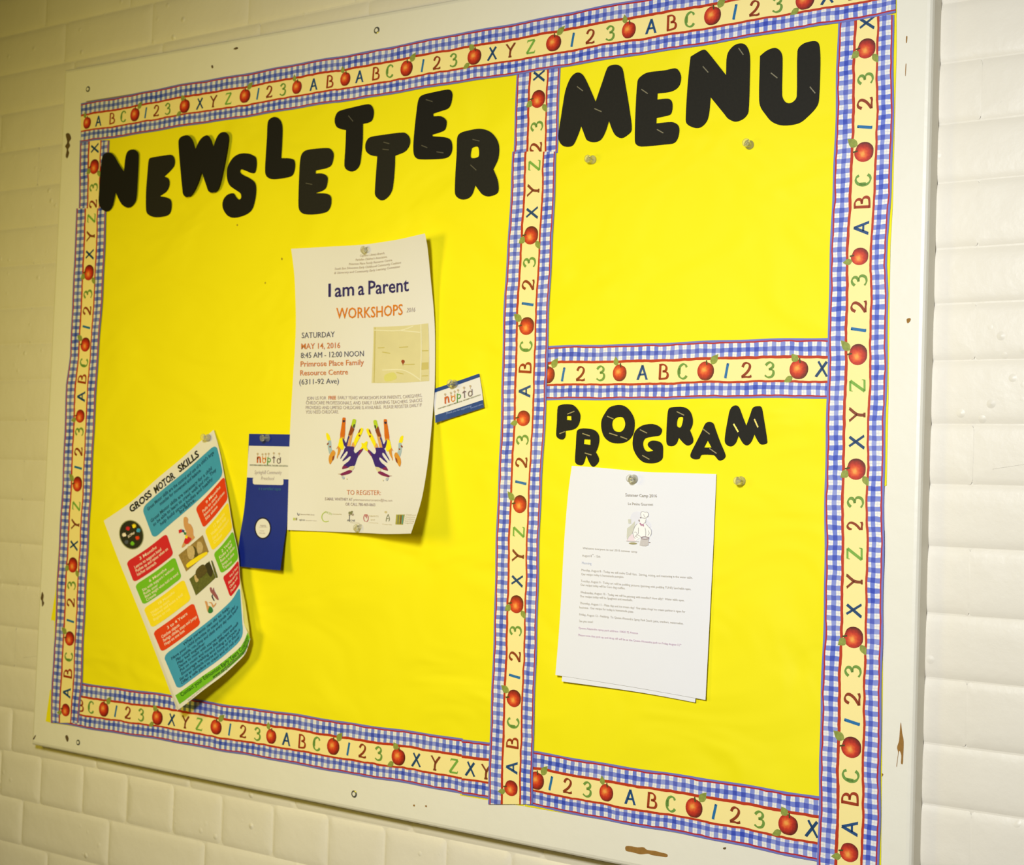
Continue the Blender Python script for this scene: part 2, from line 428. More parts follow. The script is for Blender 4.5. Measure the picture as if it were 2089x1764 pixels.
# ------------------------------------------------------------------ yellow backing paper
def yellow_material():
    m = mat('yellow_paper', (243, 230, 4), 0.62, 0.02, 9, spec=0.35); nt = m.node_tree; N = nt.nodes; L = nt.links; b = N['Principled BSDF']
    g = N.new('ShaderNodeNewGeometry')
    mp = N.new('ShaderNodeMapping'); mp.inputs['Scale'].default_value = (1.0, 1.0, 1.9); mp.inputs['Rotation'].default_value = (0, .5, 0)
    L.new(g.outputs['Position'], mp.inputs['Vector'])
    a = N.new('ShaderNodeTexNoise'); a.inputs['Scale'].default_value = 4.5; a.inputs['Detail'].default_value = 2; a.inputs['Distortion'].default_value = .8
    L.new(mp.outputs['Vector'], a.inputs['Vector'])
    bp = N.new('ShaderNodeBump'); bp.inputs['Strength'].default_value = 0.5; bp.inputs['Distance'].default_value = 0.02
    L.new(a.outputs['Fac'], bp.inputs['Height']); L.new(bp.outputs['Normal'], b.inputs['Normal'])
    return m
M_YEL = yellow_material()
yl = poly(Flat(0), [(170, 222), (152, 600), (128, 1000), (113, 1205), (104, 1264), (111, 1266), (108, 1400), (102, 1408), (93, 1471), (108, 1475), (300, 1503), (700, 1572), (938, 1618), (939, 1622), (1068, 1644), (1075, 1500), (1100, 700), (1112, 250), (1118, 70), (600, 150)],
          M_YEL, None, 'backing_paper', .0006, thick=.0004)
tag(yl, 'bright yellow backing paper filling the wide newsletter panel on the left', 'paper')
yr = poly(Flat(0), [(1090, 80), (1400, 20), (1829, -60), (1829, 100), (1821, 420), (1816.5, 500), (1814, 640), (1812.5, 800), (1808.5, 990), (1803, 992), (1802, 1200), (1800.5, 1420), (1799.5, 1500), (1797, 1770), (1400, 1702), (1070, 1644), (1075, 1500), (1088, 700)],
          M_YEL, None, 'backing_paper', .0009, thick=.0004)
tag(yr, 'bright yellow backing paper filling the menu and program panels on the right', 'paper')
M_HOLE = mat('pin_hole', (170, 150, 20), .8)
for c, r in (((575, 528), 2.6), ((484, 459), 2.2), ((541, 577), 2.0), ((1196, 322), 1.5)): ellipse(Flat(.0006), c, r*.7, r, M_HOLE, yl, 'pin_hole', .0002, n=10)

# ------------------------------------------------------------------ printed border strips
def border_material():
    m = bpy.data.materials.new('gingham_border'); m.use_nodes = True; nt = m.node_tree; N = nt.nodes; L = nt.links; b = N['Principled BSDF']
    b.inputs['Roughness'].default_value = 0.5; b.inputs['Specular IOR Level'].default_value = 0.4
    uvn = N.new('ShaderNodeUVMap'); sp = N.new('ShaderNodeSeparateXYZ'); L.new(uvn.outputs[0], sp.inputs[0])
    U, T = sp.outputs[0], sp.outputs[1]
    def M(op, a, bb=None, c=None):
        n = N.new('ShaderNodeMath'); n.operation = op
        for i, x in enumerate((a, bb, c)):
            if x is None: continue
            if isinstance(x, (int, float)): n.inputs[i].default_value = x
            else: L.new(x, n.inputs[i])
        return n.outputs[0]
    def noise(scale, amp, detail=2):
        n = N.new('ShaderNodeTexNoise'); n.noise_dimensions = '2D'; n.inputs['Scale'].default_value = scale; n.inputs['Detail'].default_value = detail
        L.new(uvn.outputs[0], n.inputs['Vector']); return M('MULTIPLY', M('SUBTRACT', n.outputs['Fac'], 0.5), amp)
    Tw = M('ADD', T, noise(3.2, 0.035)); Uw = M('ADD', U, noise(5.0, 0.03))
    def band(x, a, c): return M('MULTIPLY', M('GREATER_THAN', x, a), M('LESS_THAN', x, c))
    def mix(f, A, B):
        n = N.new('ShaderNodeMix'); n.data_type = 'RGBA'; L.new(f, n.inputs['Factor'])
        for nm, x in (('A', A), ('B', B)):
            if isinstance(x, tuple): n.inputs[nm].default_value = lin(x)+(1,)
            else: L.new(x, n.inputs[nm])
        return n.outputs['Result']
    fr = M('FRACT', M('DIVIDE', Uw, 0.163)); col = M('LESS_THAN', fr, 0.5)
    r1 = band(Tw, .136, .214); r2 = band(Tw, .786, .858)
    row = M('MAXIMUM', r1, r2)
    fade = N.new('ShaderNodeTexNoise'); fade.noise_dimensions = '2D'; fade.inputs['Scale'].default_value = 1.3; L.new(uvn.outputs[0], fade.inputs['Vector'])
    fd = N.new('ShaderNodeMapRange'); fd.inputs['From Min'].default_value = .35; fd.inputs['From Max'].default_value = .65; L.new(fade.outputs['Fac'], fd.inputs['Value'])
    light = mix(fd.outputs[0], (104, 122, 206), (146, 156, 214)); dark = mix(fd.outputs[0], (50, 72, 180), (92, 104, 190))
    # fine woven hatch lines in the white squares
    ln = M('MAXIMUM', band(M('FRACT', M('ADD', fr, 0.27)), .0, .05), M('MAXIMUM', band(Tw, .096, .102), M('MAXIMUM', band(Tw, .248, .254), M('MAXIMUM', band(Tw, .752, .758), band(Tw, .895, .901)))))
    white = mix(M('MULTIPLY', ln, 0.45), (236, 234, 228), (170, 175, 200))
    one = M('MAXIMUM', col, row); both = M('MULTIPLY', col, row)
    g = mix(both, mix(one, white, light), dark)
    cream = (248, 230, 154)
    c = mix(band(Tw, .312, .722), g, cream)
    red1 = M('MAXIMUM', band(Tw, .287, .335), band(Tw, .700, .739)); c = mix(red1, c, (186, 52, 20))
    eb = M('MAXIMUM', M('LESS_THAN', Tw, .032), M('GREATER_THAN', Tw, .968)); c = mix(eb, c, (112, 118, 192))
    red2 = M('MAXIMUM', band(Tw, .032, .058), band(Tw, .944, .968)); c = mix(red2, c, (178, 34, 42))
    L.new(c, b.inputs['Base Color'])
    return m
M_BORDER = border_material()
SW = 0.0725
def nibf(d): return 0.10+0.11*abs(d[1]*.8+d[0]*.35)
GL = {  # centre lines, unit cap height, y up, centred on x = 0
 'A': [[(-.36, 0), (.02, 1)], [(.0, 1), (.36, 0)], [(-.22, .34), (.2, .36)], [(-.46, .0), (-.26, .0)], [(.26, 0), (.46, 0)]],
 'B': [[(-.28, 0), (-.24, 1)], [(-.34, 1), (.05, 1), (.24, .82), (.2, .6), (-.06, .53)], [(-.06, .53), (.26, .46), (.36, .26), (.24, .05), (-.36, 0)]],
 'C': [[(.3, .78), (.2, .95), (.0, 1), (-.22, .85), (-.34, .5), (-.26, .16), (-.02, .0), (.2, .05), (.32, .2)], [(-.26, .75), (-.26, .3)]],
 '1': [[(-.1, 0), (.08, 1)], [(-.02, .9), (.08, 1)], [(-.16, 0), (.02, .0)]],
 '2': [[(-.26, .72), (-.14, .94), (.06, 1), (.26, .88), (.28, .66), (.08, .36), (-.32, .06)], [(-.34, .04), (.0, .05), (.2, .03), (.4, .08)], [(.36, .18), (.4, .02)]],
 '3': [[(-.28, .8), (-.12, .96), (.08, 1), (.25, .86), (.22, .66), (-.04, .54)], [(-.04, .54), (.24, .48), (.32, .28), (.2, .06), (-.08, .0), (-.32, .14)]],
 'X': [[(-.28, 1), (.36, .02)], [(.32, .98), (-.4, 0)], [(-.48, .02), (-.3, -.02)], [(.28, 0), (.44, .04)]],
 'Y': [[(-.4, 1), (.0, .5)], [(.38, 1), (.0, .5), (-.06, 0)], [(-.2, 0), (.1, 0)], [(-.48, .98), (-.3, 1)], [(.28, .98), (.46, 1)]],
 'Z': [[(-.3, .98), (.34, .98)], [(.34, .98), (-.36, .02)], [(-.36, .03), (.36, .03)], [(-.3, .98), (-.32, .82)], [(.36, .03), (.38, .2)]],
}
GCOL = {'A': (30, 74, 124), 'B': (158, 54, 20), 'C': (110, 152, 66), '1': (28, 108, 164), '2': (140, 54, 22), '3': (112, 150, 62), 'X': (24, 66, 108), 'Y': (130, 60, 30), 'Z': (120, 170, 66)}
GM = {}
def thick_serif(pl): return len(pl) == 2
for g, sts in GL.items():
    V, F = [], []
    for k, st in enumerate(sts):
        p = catmull([(a, b) for a, b in st], False, 5) if len(st) > 2 else np.linspace(st[0], st[1], 4)
        tiny = np.linalg.norm(np.array(st[0])-np.array(st[-1])) < .22 and len(st) == 2
        v, f = ribbon(p, .055) if tiny else ribbon(p, .1, nib=nibf)
        o = len(V); V += [(a[0], -.00002*k, a[1]) for a in v]; F += [tuple(i+o for i in q) for q in f]
    me = bpy.data.meshes.new('printed_letter'); me.from_pydata([(x, y*.1, z-.5) for x, y, z in V], [], F)
    me.materials.append(mat('ink_'+g.lower(), GCOL[g], .5, .22, 9)); me.update(); GM[g] = me

def apple_material():
    m = bpy.data.materials.new('apple_print'); m.use_nodes = True; nt = m.node_tree; N = nt.nodes; L = nt.links; b = N['Principled BSDF']
    b.inputs['Roughness'].default_value = .5
    tc = N.new('ShaderNodeTexCoord'); mp = N.new('ShaderNodeMapping'); mp.inputs['Location'].default_value = (.10, 0, -.06)
    L.new(tc.outputs['Object'], mp.inputs['Vector'])
    ln = N.new('ShaderNodeVectorMath'); ln.operation = 'LENGTH'; L.new(mp.outputs[0], ln.inputs[0])
    no = N.new('ShaderNodeTexNoise'); no.inputs['Scale'].default_value = 7; L.new(tc.outputs['Object'], no.inputs['Vector'])
    ad = N.new('ShaderNodeMath'); ad.operation = 'MULTIPLY_ADD'; ad.inputs[1].default_value = .22; L.new(no.outputs['Fac'], ad.inputs[0]); L.new(ln.outputs['Value'], ad.inputs[2])
    cr = N.new('ShaderNodeValToRGB'); e = cr.color_ramp.elements
    e[0].position = .16; e[0].color = lin((242, 160, 70))+(1,); e[1].position = .68; e[1].color = lin((92, 22, 12))+(1,)
    for p, c in ((.29, (226, 96, 40)), (.40, (204, 54, 26)), (.52, (168, 34, 20))):
        x = e.new(p); x.color = lin(c)+(1,)
    L.new(ad.outputs[0], cr.inputs[0]); L.new(cr.outputs[0], b.inputs['Base Color']); return m
M_APPLE = apple_material(); M_LEAF = mat('leaf_print', (140, 152, 66), .5, .5, 6); M_STEM = mat('stem_print', (70, 70, 24), .5, .2, 9)
APM = {}
LEAVES = {'a': [(-.22, .40, -.30, .82, .15)], 'b': [(.32, .36, .62, .78, .19)], 'c': [(-.08, .42, -.34, .72, .18), (-.34, -.36, -.72, -.58, .15)], 'd': [(.22, .40, .62, .78, .18)]}
SZ = {'a': (.46, .50), 'b': (.50, .52), 'c': (.52, .52), 'd': (.52, .50)}
for k in 'abcd':
    rx, ry = SZ[k]; V, F, MI = [], [], []
    n = 26; V.append((0, 0, 0))
    for rr in (.5, 1):
        for i in range(n):
            t = 2*math.pi*i/n; dip = 1-.10*rr*math.exp(-((t-1.2)/.35)**2)-.05*rr*math.exp(-((t-4.7)/.3)**2)
            V.append((rx*rr*dip*math.cos(t), 0, ry*rr*dip*math.sin(t)))
    for i in range(n):
        j = (i+1) % n; F.append((0, 1+i, 1+j)); MI.append(0); F.append((1+i, 1+n+i, 1+n+j, 1+j)); MI.append(0)
    F2 = []
    for x0, z0, x1, z1, w in LEAVES[k]:
        d = np.array([x1-x0, z1-z0])*1.3; nn = np.array([-d[1], d[0]])/np.linalg.norm(d); o = len(V); m_ = 8
        for i in range(m_+1):
            s = i/m_; ww = w*math.sin(math.pi*s**.8)**1.1*(1.15-.2*s)
            c = np.array([x0, z0])+d*s; a = c+nn*ww*1.15; bb = c-nn*ww*.95
            V += [(a[0], -.006, a[1]), (bb[0], -.006, bb[1])]
        for i in range(m_): F.append((o+2*i, o+2*i+1, o+2*i+3, o+2*i+2)); MI.append(1)
    o = len(V); V += [(.02, -.008, ry*.62), (.10, -.008, ry*.62), (.06, -.008, ry*1.12), (-.02, -.008, ry*1.1)]; F.append((o, o+1, o+2, o+3)); MI.append(2)
    me = bpy.data.meshes.new('printed_apple'); me.from_pydata(V, [], F)
    for x in (M_APPLE, M_LEAF, M_STEM): me.materials.append(x)
    for p, i in zip(me.polygons, MI): p.material_index = i
    APM[k] = me

def strip(horizontal, edges, tokens, h, label, ext=(0, 0)):
    """edges: (q, lo, hi) pixel rows: q = x (horizontal) or y (vertical); lo = top/left edge, hi = bottom/right edge"""
    if horizontal: e0 = P([(q, a) for q, a, b in edges], h); e1 = P([(q, b) for q, a, b in edges], h); ax, cx = 0, 2
    else: e0 = P([(a, q) for q, a, b in edges], h); e1 = P([(b, q) for q, a, b in edges], h); ax, cx = 2, 0
    def srt(e): i = np.argsort(e[:, ax]); return e[i, ax], e[i, cx]
    s0, c0 = srt(e0); s1, c1 = srt(e1)
    f0 = lambda s: np.interp(s, s0, c0); f1 = lambda s: np.interp(s, s1, c1)
    def ends(i):
        a = e0[i, ax]; b = e1[i, ax]; return a, b
    order = np.argsort(e0[:, ax]); lo, hi = order[0], order[-1]
    # per-end cut follows both edges
    nS = 90; nT = 6; V = []; UV = []
    rs = random.Random(int(abs(edges[0][1])*10)); ph = rs.uniform(0, 3)
    for i in range(nS+1):
        k = i/nS; sA = e0[lo, ax]+(e0[hi, ax]-e0[lo, ax])*k; sB = e1[lo, ax]+(e1[hi, ax]-e1[lo, ax])*k
        for j in range(nT+1):
            t = j/nT; s = sA+(sB-sA)*t; c = f0(s)*(1-t)+f1(s)*t
            wob = .0006*math.sin(s*23+ph)+.0004*math.sin(s*61+2*ph)
            p = np.zeros(3); p[ax] = s; p[cx] = c+wob; p[1] = -h; V.append(p); UV.append((s/SW+5, t))
    W = nT+1; n = len(V); V = V+[v+np.array([0, .0003, 0]) for v in V]; UV = UV+UV; F = []
    for i in range(nS):
        for j in range(nT):
            k = i*W+j; F.append((k, k+W, k+W+1, k+1)); F.append((n+k, n+k+1, n+k+W+1, n+k+W))
    for i in range(nS):
        k = i*W; F.append((k, n+k, n+k+W, k+W)); k = i*W+nT; F.append((k, k+W, n+k+W, n+k))
    for j in range(nT):
        k = j; F.append((k, k+1, n+k+1, n+k)); k = nS*W+j; F.append((k, n+k, n+k+1, k+1))
    # flip so the printed side faces the room
    a, b_, c_ = V[F[0][0]], V[F[0][1]], V[F[0][2]]
    if np.cross(b_-a, c_-a)[1] > 0: F = [tuple(reversed(f)) for f in F]
    ob = mk('border_strip', V, F, M_BORDER, None, uv=UV)
    tag(ob, label, 'border trim')
    q0 = [e[0] for e in edges]; qi = np.argsort(q0); qs = np.array(q0)[qi]
    lo_ = np.array([e[1] for e in edges])[qi]; hi_ = np.array([e[2] for e in edges])[qi]
    for tk in tokens:
        g, q = tk[0], tk[1]; sq = tk[2] if len(tk) > 2 else 1.0
        mid = .5*(np.interp(q, qs, lo_)+np.interp(q, qs, hi_))
        w = P([(q, mid)] if horizontal else [(mid, q)], h)[0]; s = w[ax]
        wl = abs(f1(s)-f0(s)); ds = .01
        ca = f0(s)*.48+f1(s)*.52
        d = np.array([2*ds, (f0(s+ds)+f1(s+ds)-f0(s-ds)-f1(s-ds))/2])     # direction along the strip
        ang = math.atan2(d[1], d[0]) if horizontal else math.pi/2-math.atan2(d[1], d[0])
        p = np.zeros(3); p[ax] = s; p[cx] = ca; p[1] = -(h+.0002)
        if g in 'abcd': me, sc, nm = APM[g], wl*(.312 if g == 'a' else .325), 'printed_apple'; p[1] -= .00005
        else: me, sc, nm = GM[g], wl*.25, 'printed_letter'
        o = bpy.data.objects.new(nm, me); COL.objects.link(o); o.parent = ob
        o.location = p-np.array(ob['_w']); o.scale = (sc*sq, sc*.1, sc)
        if horizontal: rot = -ang
        else: rot = -(math.pi/2-(math.atan2(d[1], d[0])))if False else -(math.pi/2+math.atan2(-d[1], d[0]))
        o.rotation_euler = (0, rot+random.uniform(-.03, .03), 0)
    return ob

HT, HV = .0013, .0020
TE = [(165, 211, 291.5), (340, 177.5, 264), (600, 131, 223), (700, 113, 207), (1054, 45.5, 151), (1144, 28.5, 137.5), (1290, 1, 114.5), (1709, -76, 47.6), (1827, -98, 25.5)]
def cutE(E, a, b):
    q = np.array([e[0] for e in E]); i = np.argsort(q); q = q[i]; lo = np.array([e[1] for e in E])[i]; hi = np.array([e[2] for e in E])[i]
    ks = [a]+[x for x in q if a < x < b]+[b]
    return [(k, float(np.interp(k, q, lo)), float(np.interp(k, q, hi))) for k in ks]
tk = [('a', 178), ('A', 201), ('B', 228.6), ('C', 252), ('b', 275.5), ('1', 297.6), ('2', 318.7), ('3', 342), ('c', 377), ('X', 408), ('Y', 436), ('Z', 466), ('d', 500), ('1', 526.5), ('2', 549), ('3', 577), ('a', 606), ('A', 640), ('B', 672.8)]
strip(True, cutE(TE, 165, 688), tk, .0022, 'gingham border strip along the top edge above the word NEWSLETTER, left piece')
tk = [('a', 704.8), ('A', 733.7), ('B', 766.7), ('C', 795.6), ('b', 829.6), ('1', 862.6), ('2', 890.8), ('3', 924.8), ('c', 968), ('X', 1004.8), ('Y', 1042), ('Z', 1083), ('d', 1129.6), ('1', 1168.7), ('2', 1203.7), ('3', 1244.6), ('a', 1283), ('A', 1328.6), ('B', 1369.7), ('C', 1407.8), ('b', 1453.7), ('1', 1499.7), ('2', 1538.8), ('3', 1585.7), ('c', 1642.5), ('X', 1687.8), ('Y', 1737), ('Z', 1787)]
strip(True, cutE(TE, 686, 1827), tk, .0026, 'long gingham border strip along the top edge, reaching over MENU to the right corner')
LE = [(440, 155.5, 216.5), (500, 152, 214), (613, 147, 209), (690, 144.5, 203.5), (727, 143, 201), (783, 134.6, 197), (897, 130, 190.5), (1000, 126.7, 187), (1200, 114.5, 175), (1296, 112, 171), (1392, 105.5, 168), (1474, 103, 160)]
tk = [('2', 417), ('3', 383), ('c', 340), ('X', 303)]
strip(False, [(286, 163, 223), (425, 160, 218)], tk, HT+.0007, 'short gingham border strip at the top of the left edge beside the letter N')
tk = [('Z', 445.6), ('Y', 481), ('X', 519), ('c', 556), ('3', 600.6), ('2', 634.6), ('1', 667), ('b', 702.7), ('C', 739.5), ('B', 773.5), ('A', 809), ('a', 848.6), ('3', 881), ('2', 922), ('1', 953.5), ('d', 987), ('Z', 1032), ('Y', 1069), ('X', 1111.6), ('c', 1152), ('3', 1194.5), ('2', 1229.5), ('1', 1266), ('b', 1302), ('C', 1339), ('B', 1374), ('A', 1412.6), ('a', 1447.8)]
strip(False, [(425, 156, 217)]+LE, tk, HV+.0006, 'long gingham border strip down the left edge of the board to the bottom corner')
ME = [(309, 1045.8, 1135.2), (600, 1029, 1122), (800, 1022.5, 1114.7), (970, 1017, 1106), (1140, 1010.6, 1099.5), (1300, 1006, 1094.5), (1451, 1001.7, 1091), (1628, 995, 1086), (1640, 994.5, 1085.6)]
tk = [('X', 155), ('c', 202), ('3', 258.5), ('2', 302)]
strip(False, [(138, 1054.5, 1143.5), (312, 1046.6, 1136.7)], tk, HV-.0004, 'short gingham border strip at the top of the middle divider between NEWSLETTER and MENU')
tk = [('Z', 338), ('Y', 388), ('X', 434), ('c', 480), ('3', 536), ('2', 582), ('1', 620), ('b', 665), ('C', 706), ('B', 751), ('A', 798), ('a', 853), ('3', 898), ('2', 944), ('1', 984), ('d', 1028), ('Z', 1085), ('Y', 1133), ('X', 1184), ('c', 1232), ('3', 1287), ('2', 1339.5), ('1', 1378.8), ('b', 1424), ('C', 1473.6), ('B', 1516), ('A', 1565), ('a', 1607)]
strip(False, ME, tk, HV+.0006, 'long gingham border strip down the middle of the board dividing the two halves')
RE = [(35, 1711, 1824.6), (141.7, 1706, 1823), (283.5, 1701.8, 1821.7), (400, 1698, 1818), (541.7, 1693, 1809.7), (598, 1690.7, 1811.5), (683, 1688.4, 1810), (825, 1685.9, 1808), (900, 1685, 1806.5), (1081, 1681.3, 1803.5), (1240, 1680, 1800.7), (1400, 1676, 1799.8), (1563, 1671, 1796.8), (1790, 1666, 1793)]
tk = [('X', 47), ('c', 99), ('3', 161.6), ('2', 212.6), ('1', 259), ('b', 310), ('C', 367), ('B', 414), ('A', 465), ('a', 523), ('3', 573), ('2', 626.8), ('1', 672), ('d', 723), ('Z', 787), ('Y', 845), ('X', 901), ('c', 956.7), ('3', 1024.7), ('2', 1074, .8)]
strip(False, cutE(RE, 30, 1083), tk, HV-.0001, 'gingham border strip down the upper right edge of the board beside the menu panel')
tk = [('Z', 1129.6), ('Y', 1185), ('X', 1244), ('c', 1299.7), ('3', 1369.5), ('2', 1426), ('1', 1472), ('b', 1523.7), ('C', 1581.6), ('B', 1629), ('A', 1688), ('a', 1738)]
strip(False, cutE(RE, 1081, 1785), tk, HV+.0005, 'gingham border strip down the lower right edge of the board beside the program panel')
tk = [('b', 1117), ('1', 1149.4), ('2', 1183.9), ('3', 1225), ('a', 1264.3), ('A', 1310.5), ('B', 1353.3), ('C', 1393), ('b', 1439.7), ('1', 1482.8), ('2', 1522), ('3', 1569.6), ('c', 1629.9), ('X', 1677)]
strip(True, [(1100, 707, 817.5), (1387, 697, 813.5), (1700, 687.5, 811.7)], tk, HT, 'gingham border strip running across between the menu panel and the word PROGRAM')
BE = [(106, 1383, 1474), (168, 1391.8, 1484), (348.5, 1417.4, 1513.5), (500, 1442, 1539.6), (600, 1455.8, 1559.5), (800, 1485.5, 1593), (996, 1514.5, 1629.5)]
tk = [('B', 164.6), ('C', 186), ('b', 212), ('1', 236.6), ('2', 260.5), ('3', 287.7), ('c', 321.3), ('X', 350.7), ('Y', 378.8), ('Z', 406.6), ('d', 441), ('1', 469), ('2', 495.5), ('3', 525), ('a', 553.6), ('A', 584.5), ('B', 616), ('C', 646.4), ('b', 680), ('1', 711), ('2', 739), ('3', 772), ('c', 813), ('X', 849.5), ('Y', 888.7), ('Z', 926)]
strip(True, cutE(BE, 106, 944), tk, HT, 'long gingham border strip along the bottom edge under the newsletter panel')
strip(True, cutE(BE, 942, 1010), [('X', 960), ('Y', 992.6)], HT+.0005, 'short stub of gingham border strip at the bottom against the middle divider')
tk = [('b', 1095), ('1', 1124), ('2', 1157.4), ('3', 1197.6), ('a', 1237), ('A', 1285.8), ('B', 1329.8), ('C', 1369), ('b', 1416), ('1', 1458), ('2', 1499), ('3', 1548.6), ('c', 1608), ('X', 1657)]
strip(True, [(1075, 1530, 1643), (1100, 1534, 1647.5), (1387, 1580, 1700.6), (1670, 1623, 1757), (1684, 1625, 1760)], tk, HT, 'gingham border strip along the bottom edge under the program panel')

